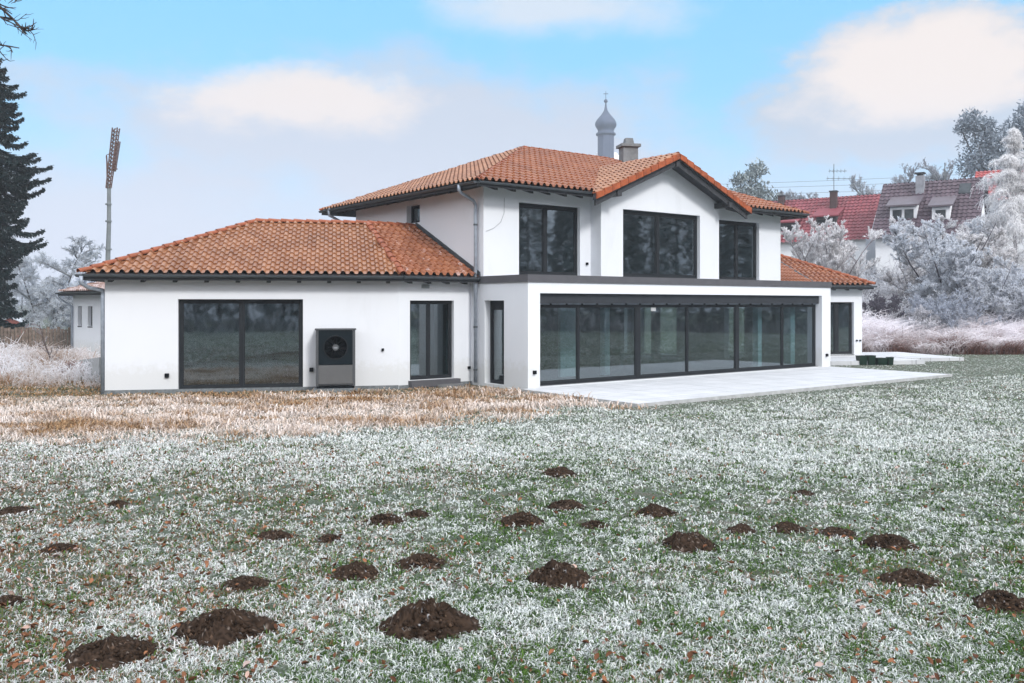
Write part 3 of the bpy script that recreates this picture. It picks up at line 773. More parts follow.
# fan panel with a round opening
mb = MB(); n = 48; rO = .315; cz = 1.135; fz0, fz1 = .668, 1.598
def sq(k):
    a_ = 2 * math.pi * k / n; c_, s_ = math.cos(a_), math.sin(a_); m_ = min(.448 / abs(c_) if abs(c_) > 1e-6 else 9, .463 / abs(s_) if abs(s_) > 1e-6 else 9)
    return c_ * m_, cz + s_ * m_
vs = []
for t_ in (-.325, -.29):
    for k in range(n): x_, z_ = sq(k); vs.append(FH.p(x_, t_, min(max(z_, fz0), fz1)))
    for k in range(n): a_ = 2 * math.pi * k / n; vs.append(FH.p(rO * math.cos(a_), t_, cz + rO * math.sin(a_)))
fs = []
for k in range(n):
    j = (k + 1) % n
    fs += [(k, j, n + j, n + k), (2 * n + k, 3 * n + k, 3 * n + j, 2 * n + j), (n + k, n + j, 3 * n + j, 3 * n + k), (k, 2 * n + k, 2 * n + j, j)]
mb.add(vs, fs); mb.build('fan_panel', M['hp_dark'], HP)
mb = MB(); mb.box(FH, -.44, .44, .10, .14, .68, 1.59); mb.build('fan_backplate', M['black'], HP)
mb = MB()
for k in range(7):
    a_ = 2 * math.pi * k / 7; b_ = a_ + .55
    pt = lambda r_, an, t_: FH.p(r_ * math.cos(an), t_, cz + r_ * math.sin(an))
    mb.hexa([pt(.08, a_, -.20), pt(.29, a_ + .1, -.20), pt(.29, b_ + .1, -.05), pt(.08, b_, -.05), pt(.08, a_, -.19), pt(.29, a_ + .1, -.19), pt(.29, b_ + .1, -.04), pt(.08, b_, -.04)])
mb.build('fan_blades', M['black'], HP)
def ring(r0, r1, t0, t1, mat, name, par, n=36):
    mb = MB(); vs = []
    for r_, t_ in ((r0, t0), (r1, t0), (r1, t1), (r0, t1)):
        for k in range(n): a_ = 2 * math.pi * k / n; vs.append(FH.p(r_ * math.cos(a_), t_, cz + r_ * math.sin(a_)))
    fs = []
    for i in range(4):
        for k in range(n): fs.append((i * n + k, i * n + (k + 1) % n, ((i + 1) % 4) * n + (k + 1) % n, ((i + 1) % 4) * n + k))
    mb.add(vs, fs); return mb.build(name, mat, par, smooth=False)
ring(.305, .325, -.340, -.325, M['frame'], 'fan_rim', HP)
gm = MB()
for r_ in (.12, .165, .21, .255, .295):
    pts = [FH.p(r_ * math.cos(2 * math.pi * k / 32), -.315, cz + r_ * math.sin(2 * math.pi * k / 32)) for k in range(33)]; gm.tube(pts, .0035, 4, False)
for k in range(12):
    a_ = 2 * math.pi * k / 12; gm.tube([FH.p(.08 * math.cos(a_), -.315, cz + .08 * math.sin(a_)), FH.p(.31 * math.cos(a_), -.315, cz + .31 * math.sin(a_))], .004, 4)
gm.build('fan_grille', M['black'], HP)
ring(.001, .085, -.335, -.30, M['hp_grey'], 'fan_hub', HP)
mb = MB(); mb.box(FH, -.05, .05, -.343, -.336, cz - .03, cz + .012); mb.build('badge', M['hp_silver'], HP)
mb = MB(); mb.box(FH, -.50, .50, -.31, .26, .036, .099); mb.build('skirt', M['black'], HP)
mb = MB(); mb.box(FH, -.58, .58, -.38, .33, -.2, .035); mb.build('plinth', M['plinth'], HP)

# ------------------------------------------------------------------ patios and pots
def patio_mat():
    m, nt, b = new_mat('frosted_paving')
    tc = nt.nodes.new('ShaderNodeTexCoord'); mp = nt.nodes.new('ShaderNodeMapping'); mp.inputs['Rotation'].default_value = (0, 0, -math.radians(36.87))
    nt.links.new(tc.outputs['Object'], mp.inputs[0])
    br = nt.nodes.new('ShaderNodeTexBrick'); br.offset = 0; nt.links.new(mp.outputs[0], br.inputs['Vector'])
    br.inputs['Scale'].default_value = 1.0; br.inputs['Brick Width'].default_value = .8; br.inputs['Row Height'].default_value = .8; br.inputs['Mortar Size'].default_value = .009
    br.inputs['Color1'].default_value = (.49, .505, .53, 1); br.inputs['Color2'].default_value = (.53, .545, .57, 1); br.inputs['Mortar'].default_value = (.22, .23, .25, 1)
    st = ramp(nt, noise(nt, 1.2, 6, .7), [(.3, (.82, .83, .84)), (.6, (1, 1, 1))])
    nt.links.new(mixc(nt, 1.0, br.outputs['Color'], st, 'MULTIPLY'), b.inputs['Base Color'])
    b.inputs['Roughness'].default_value = .8; bump(nt, b, noise(nt, 60, 4), .2, .01)
    return m
PM = patio_mat()
mb = MB(); mb.box(FM, -.22, 14.06, -4.42, .0, -.25, .0)
pt = mb.build('patio', PM); tag(pt, 'pale frosted stone patio in front of the long glazing', None, kind='structure')
mb = MB(); mb.box(FM, -.28, 14.12, -4.48, -4.424, -.25, .004); mb.box(FM, -.28, -.224, -4.424, -.04, -.25, .004); mb.box(FM, 14.064, 14.12, -4.424, 0, -.25, .004)
pk = mb.build('patio_kerb', M['concrete']); tag(pk, 'grey concrete edging of the pale patio', None, kind='structure')
mb = MB(); mb.box(FW, -2.6, 3.35, -2.4, .365, -.3, .08); pt2 = mb.build('side_patio', PM); tag(pt2, 'small raised stone patio beside the right wing', None, kind='structure')
mb = MB(); mb.box(FW, 3.75, 6.3, -.9, 3.6, -.3, .06); mb.box(FW, 2.42, 3.75, .37, 3.6, -.3, .06); pt3 = mb.build('garden_slab', PM); tag(pt3, 'low concrete garden slab right of the house', None, kind='structure')
mb = MB(); mb.box(FW, 3.38, 3.72, -.95, .3, -.3, -.02); st_ = mb.build('garden_step', M['white']); tag(st_, 'white step between the two low slabs', None, kind='structure')

def pot(px, w_, h_, label, d=34.6):
    p = at(px, 300, d); r0 = Vector((p.x, p.y, GZ + .005))
    t = thing('planter', r0, label, 'planter', 'green planters by the side patio')
    fp = Frame((p.x, p.y), TH + random.uniform(-6, 6)); mb = MB(); a_ = w_ / 2; b_ = a_ * .82; z0 = GZ + .005
    sqr = lambda r, z: [fp.p(-r, -r, z), fp.p(r, -r, z), fp.p(r, r, z), fp.p(-r, r, z)]
    mb.prism(sqr(b_, z0), sqr(a_ * .96, z0 + h_ - .04))
    # rim ring
    o_, i_ = a_, a_ * .86
    lo, hi = z0 + h_ - .04, z0 + h_
    for k in range(4):
        A_, B_ = sqr(o_, lo), sqr(i_, lo); C_, D_ = sqr(o_, hi), sqr(i_, hi); j = (k + 1) % 4
        mb.hexa([A_[k], A_[j], B_[j], B_[k], C_[k], C_[j], D_[j], D_[k]])
    mb.build('tub', M['green_pot'], t)
    mb = MB(); mb.prism(sqr(a_ * .85, z0 + h_ - .038), sqr(a_ * .80, z0 + h_ - .012)); mb.build('soil', M['soil'], t)
random.seed(4)
pot(861.6, .33, .36, 'leftmost dark green planter, tall and square, in front of the side patio')
pot(870.4, .30, .37, 'second dark green planter from the left, tall, touching its low neighbour')
pot(880.0, .42, .27, 'low wide dark green planter beside the two tall ones')
pot(889.8, .22, .30, 'small narrow dark green planter at the right end of the row')

# ------------------------------------------------------------------ rear annex, fence, crane, shed
AC = at(73, 300, 40.8); FA = Frame((AC.x, AC.y), -45)
AN = thing('annex', AC * 1.0 - Vector((0, 0, AC.z)), 'low white annex with two slit windows behind the left wing', 'annex')
mb = MB(); mb.wall(FA, 0, 11, -.3, 2.72, [(.62, 1.10, 1.30, 2.2), (1.85, 2.40, 1.30, 2.2)], 0, .30); mb.box(FA, 0, .3, .3, 6.5, -.3, 2.72); mb.build('wall', M['plaster'], AN)
mb = MB(); mb.box(FA, .31, 10, .9, 1.0, -.2, 2.7); mb.box(FA, .31, 10, .31, .9, 2.6, 2.7); mb.build('interior_wall', M['interior'], AN)
for a_, b_ in ((.62, 1.10), (1.85, 2.40)): window(FA, a_, b_, 1.30, 2.2, .15, [], parent=AN, fw=.05, pane=M['glass_far'])
roof([FA.p(-.5, -.5, 2.85), FA.p(11, -.5, 2.85), FA.p(11, 3.25, 4.0), FA.p(3.0, 3.25, 4.0)], AN, M['tile_annex'], name='roof')
roof([FA.p(-.5, 7.0, 2.85), FA.p(-.5, -.5, 2.85), FA.p(3.0, 3.25, 4.0)], AN, M['tile_annex'], name='roof')
gutter(FA.p(-.5, -.5, 2.85), FA.p(11, -.5, 2.85), AN); gutter(FA.p(-.5, 7, 2.85), FA.p(-.5, -.5, 2.85), AN)
mb = MB(); p0 = FA.p(-.3, -.56, 2.75); mb.tube([p0, p0 - Vector((0, 0, .15)), FA.p(.05, -.07, 2.2), FA.p(.05, -.07, -.1)], .05, 8); mb.build('downpipe', M['zinc'], AN, smooth=True)

fx = Frame((at(-60, 300, 43).x, 43.0), 1.5)
FE = thing('fence', fx.p(0, 0, GZ), 'low weathered brown board fence behind the frosted weeds at left', 'fence')
rng = np.random.default_rng(5)
mb = MB()
for i in range(38):
    s_ = i * .17; mb.box(fx, s_, s_ + .14, rng.uniform(0, .02), rng.uniform(.03, .05), GZ, 1.16 + rng.uniform(-.12, .05))
mb.build('boards', M['fence_wood'], FE)
for i in range(4):
    mb = MB(); mb.box(fx, .4 + i * 1.9, .52 + i * 1.9, .06, .18, GZ - .1, 1.15); mb.build('post', M['fence_wood'], FE)
mb = MB(); mb.box(fx, 0, 6.5, .05, .075, .25, .33); mb.box(fx, 0, 6.5, .05, .075, .8, .88); mb.build('rail', M['fence_wood'], FE)

sp = at(14, 300, 62); fsd = Frame((sp.x, sp.y), 8)
SH = thing('shed', Vector((sp.x, sp.y, GZ)), 'small pinkish red shed showing above the board fence at left', 'shed')
mb = MB(); mb.box(fsd, -.75, .75, -.6, .6, -.2, 1.0)
mb.prism([fsd.p(-.75, -.6, 1.0), fsd.p(.75, -.6, 1.0), fsd.p(0, -.6, 1.35)], [fsd.p(-.75, .6, 1.0), fsd.p(.75, .6, 1.0), fsd.p(0, .6, 1.35)]); mb.build('wall', M['pink'], SH)
mb = MB()
for sg in (-1, 1):
    mb.hexa([fsd.p(sg * .9, -.75, .94), fsd.p(0, -.75, 1.36), fsd.p(0, .75, 1.36), fsd.p(sg * .9, .75, .94), fsd.p(sg * .9, -.75, .99), fsd.p(0, -.75, 1.41), fsd.p(0, .75, 1.41), fsd.p(sg * .9, .75, .99)])
mb.build('roof', M['house_white'], SH)

CD = 58.0
cb_ = at(107.5, 330, CD)
CR = thing('crane', Vector((cb_.x, CD, GZ)), 'thin grey crane mast with a rusty folded lattice jib behind the left wing', 'crane')
def lattice(mb, p0, p1, w0, w1, n, r, side, fwd):
    p0, p1 = Vector(p0), Vector(p1); pts = []
    for i in range(n + 1):
        q = p0 + (p1 - p0) * (i / n); w_ = w0 + (w1 - w0) * i / n
        pts.append([q + side * (sx * w_ / 2) + fwd * (sy * w_ / 2) for sx, sy in ((-1, -1), (1, -1), (1, 1), (-1, 1))])
    for k in range(4): mb.tube([p[k] for p in pts], r, 5)
    for i in range(n):
        for k in range(4):
            j = (k + 1) % 4
            mb.tube([pts[i][k], pts[i + 1][j]], r * .6, 4, False); mb.tube([pts[i][k], pts[i][j]], r * .6, 4, False)
X, Y = Vector((1, 0, 0)), Vector((0, 1, 0))
mb = MB(); top = at(109, 184, CD)
mb.tube([Vector((cb_.x, CD, GZ)), at(108, 255, CD), at(109, 222, CD), top], [.16, .15, .13, .12], 10)
for y_ in (250, 222, 205): mb.tube([at(108.5, y_, CD), at(108.5, y_ - 1.5, CD)], .20, 10)
mb.build('mast', M['crane_steel'], CR)
mb = MB(); lattice(mb, at(108.5, 188, CD), at(116, 128, CD), .24, .34, 16, .036, X, Y); mb.build('jib', M['crane_rust'], CR)
mb = MB(); lattice(mb, at(110.5, 170, CD) + Y * .5, at(115, 140, CD) + Y * .5, .16, .18, 10, .028, X, Y); mb.build('inner_jib', M['crane_rust'], CR)
mb = MB(); mb.tube([at(107, 182, CD), at(106.5, 155, CD), at(110.5, 153.5, CD)], .035, 5); mb.tube([at(110, 169, CD), at(117.5, 169, CD)], .04, 5); mb.tube([at(106.5, 156, CD), at(107.5, 168, CD)], .05, 5); mb.build('bracket', M['crane_rust'], CR)

# ------------------------------------------------------------------ church tower
CDD = 260.0; sc = CDD / F_PX
cc = at(605.8, 304, CDD); cz0 = 18.0
CH = thing('church_tower', Vector((cc.x, CDD, 10)), 'pale misty church tower with an onion dome behind the main roof', 'church tower')
zz = lambda y: CAM_H + (HY - (90 + y / 6.83)) * sc
rr_ = lambda w: w / 6.83 * sc
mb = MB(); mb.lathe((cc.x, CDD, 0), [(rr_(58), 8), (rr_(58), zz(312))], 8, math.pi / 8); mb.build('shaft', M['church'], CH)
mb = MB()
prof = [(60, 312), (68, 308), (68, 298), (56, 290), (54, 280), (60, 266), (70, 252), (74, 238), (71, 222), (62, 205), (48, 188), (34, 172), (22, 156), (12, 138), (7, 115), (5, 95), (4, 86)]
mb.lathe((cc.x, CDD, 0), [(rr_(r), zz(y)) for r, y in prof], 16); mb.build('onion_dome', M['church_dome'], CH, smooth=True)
mb = MB(); mb.lathe((cc.x, CDD, 0), [(rr_(1), zz(90)), (rr_(10), zz(86)), (rr_(14), zz(76)), (rr_(10), zz(67)), (rr_(2), zz(62)), (rr_(1.6), zz(8))], 10)
mb.box(Frame((cc.x, CDD), 0), -.7, .7, -.08, .08, zz(26) - .08, zz(26) + .08); mb.build('spire_cross', M['church_dome'], CH)
mb = MB(); fcx = Frame((cc.x, CDD), 0); mb.prism([fcx.p(-6, -4, 40), fcx.p(8, -4, 40), fcx.p(8, 12, 40), fcx.p(-6, 12, 40)], [fcx.p(-2.4, 3, 47.4), fcx.p(3.4, 3, 47.4), fcx.p(3.4, 5, 47.4), fcx.p(-2.4, 5, 47.4)])
mb.box(fcx, -5.6, 7.6, -3.6, 11.6, 6, 40); mb.build('nave', M['house_white'], CH)

# ------------------------------------------------------------------ houses on the hill
HV = Vector((.824, -.566, 0)); 
def hill_house(rx, ry, rz, ez, length, depth, mat, label, name='house'):
    """ridge right end at (rx, ry, rz); the frame runs along the ridge towards the left-back; t is towards the camera side"""
    fr = Frame((rx, ry), math.degrees(math.atan2(-.566, .824)))       # +s to the right/near, +t away from us
    t = thing(name, Vector((rx, ry, 2.5)), label, 'house', 'houses on the hill')
    A_ = lambda s, q, z: fr.p(s, q, z)
    tile_plane('roof', [A_(-length, -depth, ez), A_(0, -depth, ez), A_(0, 0, rz), A_(-length, 0, rz)], mat, t, pitch=.34, row=.42, amp=.05, step=.05)
    tile_plane('roof', [A_(0, depth, ez), A_(-length, depth, ez), A_(-length, 0, rz), A_(0, 0, rz)], mat, t, pitch=.34, row=.42, amp=.05, step=.05)
    mb = MB()
    mb.box(fr, -length + .3, -.35, -depth + .5, depth - .5, 1.5, ez + .25)
    g_ = lambda s: [A_(s, -depth + .5, ez + .25), A_(s, depth - .5, ez + .25), A_(s, 0, rz - .25)]
    mb.prism(g_(-length + .3), g_(-.35)); mb.build('wall', M['house_white'], t)
    return t, fr
def on_front(fr, depth, rz, ez, px, y):
    """the spot of the front roof face seen at a pixel -> (s, q)"""
    ray = Vector(((px - CX) / F_PX, 1, (HY - y) / F_PX)); o_ = Vector((0, 0, CAM_H))
    n_ = (fr.u).cross(fr.v * depth + Vector((0, 0, rz - ez))).normalized(); p_ = fr.p(0, 0, rz)
    k = (p_ - o_).dot(n_) / ray.dot(n_); h = o_ + ray * k
    return (h - fr.o).dot(fr.u), (h - fr.o).dot(fr.v), h.z

def dormer(t, fr, s0, s1, q_back, zb, q_front, zf, mat, wmat, glass_cols):
    """shed dormer: sloping roof from (q_back, zb) to (q_front, zf)"""
    mb = MB(); th = .12
    mb.hexa([fr.p(s0 - .25, q_front - .35, zf - th), fr.p(s1 + .25, q_front - .35, zf - th), fr.p(s1 + .25, q_back, zb - th), fr.p(s0 - .25, q_back, zb - th),
             fr.p(s0 - .25, q_front - .35, zf), fr.p(s1 + .25, q_front - .35, zf), fr.p(s1 + .25, q_back, zb), fr.p(s0 - .25, q_back, zb)])
    d = mb.build('dormer', mat, t)
    mb = MB(); zl = zf - 1.55
    mb.prism([fr.p(s0, q_front, zl), fr.p(s0, q_front, zf - th - .02), fr.p(s0, q_back - .1, zb - th - .04)], [fr.p(s1, q_front, zl), fr.p(s1, q_front, zf - th - .02), fr.p(s1, q_back - .1, zb - th - .04)])
    mb.build('cheek', wmat, d)
    for a_, b_ in glass_cols:
        mb = MB(); mb.box(fr, s0 + a_, s0 + b_, q_front - .06, q_front - .01, zl + .25, zf - .35); mb.build('window', M['frame'] if wmat is M['house_wood'] else M['glass_far'], d)

# red house
H1, f1 = hill_house(31.3, 75.0, 11.57, 7.46, 17.0, 4.5, M['tile_red'], 'house with a dull red tiled roof and dark chimneys, half hidden by frosted shrubs')
for (pxa, pxb, yt, yb, topz) in ((830.6, 836.8, 192, 208, None), (778.5, 784.5, 196.5, 205, None)):
    s_, q_, z_ = on_front(f1, 4.5, 11.57, 7.46, (pxa + pxb) / 2, yb); w_ = (pxb - pxa) * 76 / F_PX / 2
    zt = CAM_H + (HY - yt) / F_PX * (f1.p(s_, q_).y)
    mb = MB(); mb.box(f1, s_ - w_, s_ + w_, q_ - w_, q_ + w_, z_ - .3, zt); chx = mb.build('chimney', M['brick_dark'], H1)
    mb = MB(); mb.box(f1, s_ - w_ - .06, s_ + w_ + .06, q_ - w_ - .06, q_ + w_ + .06, zt, zt + .1); mb.build('chimney_cap', M['dark'], chx)
s_, q_, z_ = on_front(f1, 4.5, 11.57, 7.46, 835, 208); s2, q2, z2 = on_front(f1, 4.5, 11.57, 7.46, 822, 232)
dormer(H1, f1, s_ - 1.1, s_ + .55, q_, z_ + .05, q_ - 1.75, z_ - .78, simple('dormer_red', (.18, .04, .052), .6, var=.15), M['house_wood'], [(.15, .75), (.9, 1.5)])
s_, q_, z_ = on_front(f1, 4.5, 11.57, 7.46, 800, 214)
dormer(H1, f1, s_ - 1.6, s_ + .2, q_, z_ + .05, q_ - 1.75, z_ - .78, bpy.data.materials['dormer_red'], M['house_wood'], [(.2, .8), (1.0, 1.6)])
# aerial on the ridge
def aerial(fr, s_, q_, zb, zt, host, bars):
    mb = MB(); mb.tube([fr.p(s_, q_, zb), fr.p(s_, q_, zt)], .035, 5)
    for z_, l_, dirn in bars:
        mb.tube([fr.p(s_, q_, z_) - dirn * l_ * .4, fr.p(s_, q_, z_) + dirn * l_], .022, 4)
        for k in range(5): q0 = fr.p(s_, q_, z_) + dirn * (l_ * (-.35 + .3 * k)); mb.tube([q0 - Y * .3 - Vector((0, 0, .0)), q0 + Y * .3], .014, 4); mb.tube([q0 - Vector((0, 0, .18)), q0 + Vector((0, 0, .18))], .014, 4)
    mb.build('aerial', M['crane_steel'], host)
zt = lambda y, d: CAM_H + (HY - y) / F_PX * d
sA_ = -3.9
dA = f1.p(sA_, 0).y
aerial(f1, sA_, 0, 11.3, zt(164, dA), H1, [(zt(171, dA), 1.1, X), (zt(178.5, dA), 1.6, X)])

# aubergine house
H2, f2 = hill_house(36.3, 67.7, 11.97, 7.24, 7.45, 4.6, M['tile_purple'], 'house with a dark aubergine tiled roof, white dormers and a pale chimney')
s_, q_, z_ = on_front(f2, 4.6, 11.97, 7.24, 920.3, 191); w_ = .30; zt_ = zt(176, f2.p(s_, q_).y)
mb = MB(); mb.box(f2, s_ - w_, s_ + w_, q_ - w_, q_ + w_, z_ - .3, zt_); chx = mb.build('chimney', M['pale_brick'], H2)
mb = MB(); mb.box(f2, s_ - w_ - .06, s_ + w_ + .06, q_ - w_ - .06, q_ + w_ + .06, zt_ + .16, zt_ + .26); mb.box(f2, s_ - .2, s_ + .2, q_ - .2, q_ + .2, zt_, zt_ + .16); mb.build('chimney_cap', M['dark'], chx)
dpur = tiles_mat('dormer_aubergine', [(0, (.10, .08, .10)), (1, (.17, .145, .17))])
for px_, hw in ((908, .95), (945, .62)):
    s_, q_, z_ = on_front(f2, 4.6, 11.97, 7.24, px_, 196.5)
    dormer(H2, f2, s_ - hw, s_ + hw, q_, z_ + .05, q_ - 1.9, z_ - .85, dpur, M['house_white'], [(.2, .85), (1.05, 1.7)] if hw > .9 else [(.25, .95)])
s_, q_, z_ = on_front(f2, 4.6, 11.97, 7.24, 965, 190)
mb = MB(); sl = (11.97 - 7.24) / 4.6
for_ = lambda a_, b_, o_: f2.p(s_ + a_, q_ + b_, z_ + b_ * sl + o_)
mb.hexa([for_(-.4, -.4, .08), for_(.4, -.4, .08), for_(.4, .4, .08), for_(-.4, .4, .08), for_(-.4, -.4, .16), for_(.4, -.4, .16), for_(.4, .4, .16), for_(-.4, .4, .16)]); mb.build('roof_window', M['glass_far'], H2)
s_ = -2.9
aerial(f2, s_, 0, 11.8, zt(163, f2.p(s_, 0).y), H2, [])
# the bright red roof at the right edge
rp = at(1085, 164, 78)
H3, f3 = hill_house(rp.x, rp.y, rp.z, rp.z - 3.2, 8.6, 4.2, M['tile_red3'] if 'tile_red3' in M else tiles_mat('bright_red_tiles', [(0, (.30, .03, .03)), (1, (.38, .05, .045))]), 'house with a bright red roof peeping over the white birch at the right edge')

# overhead wires
def wires():
    t = thing('overhead_wire', at(830, 190, 95), 'thin overhead wires crossing the sky above the red roof', 'wire')
    for ya, yb in ((186, 174), (190, 180), (196, 187)):
        mb = MB(); pts = []
        for k in range(13):
            f = k / 12; p_ = at(640 + 330 * f, ya + (yb - ya) * f + 6 * f * (1 - f), 95); pts.append(p_)
        mb.tube(pts, .018, 4, False); mb.build('wire', M['crane_steel'], t)
wires()

# ------------------------------------------------------------------ growth helpers
def norm(a): return a / np.maximum(np.linalg.norm(a, axis=-1, keepdims=True), 1e-9)

def prisms(p0, p1, r0, r1, sides, c0, c1):
    """thin tapered tubes p0->p1; returns verts, tris, colours"""
    n = len(p0)
    if n == 0: return np.zeros((0, 3)), np.zeros((0, 3), int), np.zeros((0, 3))
    d = norm(p1 - p0); ref = np.where(np.abs(d[:, 2:3]) > .9, np.array([[1., 0, 0]]), np.array([[0, 0, 1.]]))
    a = norm(np.cross(d, ref)); b = np.cross(a, d); V = []; Cc = []
    for p, r, c in ((p0, r0, c0), (p1, r1, c1)):
        for k in range(sides):
            q = 2 * np.pi * k / sides
            V.append(p + (a * np.cos(q) + b * np.sin(q)) * r[:, None]); Cc.append(c)
    V = np.stack(V, 1).reshape(-1, 3); Cc = np.stack(Cc, 1).reshape(-1, 3)
    base = (np.arange(n) * 2 * sides)[:, None]; T = []
    for k in range(sides):
        j = (k + 1) % sides
        T.append(np.concatenate([base + k, base + j, base + sides + j], 1)); T.append(np.concatenate([base + k, base + sides + j, base + sides + k], 1))
    return V, np.concatenate(T), Cc

def ribbons(p0, p1, w0, w1, c0, c1, rng):
    n = len(p0); d = norm(p1 - p0); a = norm(np.cross(d, rng.normal(size=(n, 3))))
    V = np.stack([p0 - a * w0[:, None], p0 + a * w0[:, None], p1 + a * w1[:, None], p1 - a * w1[:, None]], 1).reshape(-1, 3)
    Cc = np.stack([c0, c0, c1, c1], 1).reshape(-1, 3)
    b = (np.arange(n) * 4)[:, None]
    return V, np.concatenate([np.concatenate([b, b + 1, b + 2], 1), np.concatenate([b, b + 2, b + 3], 1)]), Cc

def join(parts):
    V, T, Cc, o = [], [], [], 0
    for v, t, c_ in parts:
        V.append(v); T.append(t + o); Cc.append(c_); o += len(v)
    return np.concatenate(V), np.concatenate(T), np.concatenate(Cc)

def tint(rng, n, base, var=.12):
    return np.clip(np.array(base)[None, :] * (1 + rng.uniform(-var, var, (n, 1))), 0, 1)

def frost_tree(label, pos, height, spread, seed, stems=1, counts=(9, 7, 7, 6, 4), droop=0.0, up=.35, twig=.022,
               white=(.80, .83, .90), wood=(.17, .155, .165), name='frosted_tree', cat='tree', group='frosted trees and shrubs', frost=.85, first=.18, ratio=.52, trunk_r=None):
    rng = np.random.default_rng(seed)
    P = Vector(pos); t = thing(name, P, label, cat, group); P = np.array(P)
    # trunk(s)
    trunkp = []; segs = [[], []]
    R0 = trunk_r or height * .014
    p0s, p1s, ls = [], [], []
    for k in range(stems):
        lean = np.array([rng.normal(0, .12), rng.normal(0, .12), 1.0]) if stems == 1 else np.array([math.cos(6.28 * k / stems + rng.uniform(-.4, .4)) * .45, math.sin(6.28 * k / stems) * .45, 1.0])
        lean = lean / np.linalg.norm(lean); H = height * (.72 if stems == 1 else rng.uniform(.55, .8))
        pts = [P + np.array([rng.normal(0, .12), rng.normal(0, .12), -.15]) * (stems > 1) + np.array([0, 0, -.15])]
        for j in range(5):
            lean = lean + rng.normal(0, .07, 3) * np.array([1, 1, .2]); lean /= np.linalg.norm(lean); pts.append(pts[-1] + lean * H / 5)
        pts = np.array(pts); trunkp.append(pts)
    a0 = np.concatenate([q[:-1] for q in trunkp]); a1 = np.concatenate([q[1:] for q in trunkp])
    m_ = 5; rad = np.tile(np.linspace(1, .25, m_ + 1), (stems, 1)) * R0 / (1 if stems == 1 else 1.8)
    wood_c = tint(rng, len(a0), wood); part = [prisms(a0, a1, rad[:, :-1].ravel(), rad[:, 1:].ravel(), 7, wood_c, wood_c)]
    # level-1 limbs from the trunks, then recursive branching
    par0 = []; pard = []; parl = []
    n1 = counts[0] * stems
    which = rng.integers(0, stems, n1); u = first + (1 - first) * rng.random(n1) ** .8
    pos_ = []; hh = []
    for w_, uu in zip(which, u):
        q = trunkp[w_]; f = uu * (len(q) - 1); i = min(int(f), len(q) - 2); pos_.append(q[i] + (q[i + 1] - q[i]) * (f - i))
    pos_ = np.array(pos_); th = rng.uniform(0, 2 * np.pi, n1)
    d = norm(np.stack([np.cos(th), np.sin(th), np.full(n1, up) + rng.normal(0, .22, n1)], 1))
    l = spread * (1.15 - .65 * u) * rng.uniform(.7, 1.1, n1)
    crown = []; lv = 1; nl = len(counts); r = R0 * .42 * np.ones(n1)
    while True:
        n = len(pos_)
        bendv = rng.normal(0, .18, (n, 3)); bendv[:, 2] += -droop * (lv / 2)
        mid = pos_ + d * (l * .5)[:, None]; d2 = norm(d + bendv); end = mid + d2 * (l * .5)[:, None]
        fr_ = min(1, .22 + frost * (lv / nl) ** 1.1) if lv < nl else frost
        cb = np.array(wood) * (1 - fr_) + np.array(white) * fr_
        c_ = tint(rng, n, cb, .18)
        if lv >= 3: c_ = np.where(rng.random((n, 1)) < .15, c_ * .30, c_)
        wmin = twig * (1.0 if lv >= nl - 1 else 1.25)
        r0 = np.maximum(r, wmin); r1 = np.maximum(r * .6, wmin * .8)
        if lv < nl - 1:
            piece = [prisms(pos_, mid, r0, (r0 + r1) / 2, 5 if lv < 2 else 3, c_, c_), prisms(mid, end, (r0 + r1) / 2, r1, 5 if lv < 2 else 3, c_, c_)]
            (part if lv == 1 else crown).extend(piece)
        else:
            crown += [ribbons(pos_, mid, r0, r1, c_, c_, rng), ribbons(mid, end, r1, r1 * .6, c_, c_, rng)]
        if lv >= nl: break
        k = counts[lv]; rep = np.repeat(np.arange(n), k); u2 = rng.random(n * k) * .92 + .08
        first_half = u2 < .5
        base = np.where(first_half[:, None], pos_[rep] + d[rep] * (l[rep] * u2)[:, None], mid[rep] + d2[rep] * (l[rep] * (u2 - .5))[:, None])
        dn = norm(d[rep] * .8 + rng.normal(0, .5, (n * k, 3)) + np.array([0, 0, up * .55 - droop]))
        l = l[rep] * (ratio if lv < 3 else ratio * 1.12) * rng.uniform(.6, 1.15, n * k) * (1.2 - .5 * u2); r = r[rep] * .45
        pos_, d, lv = base, dn, lv + 1
    v, f, c_ = join(part); np_mesh('trunk', v, f, M['plant'], t, c_)
    v, f, c_ = join(crown); np_mesh('crown', v, f, M['plant'], t, c_)
    return t

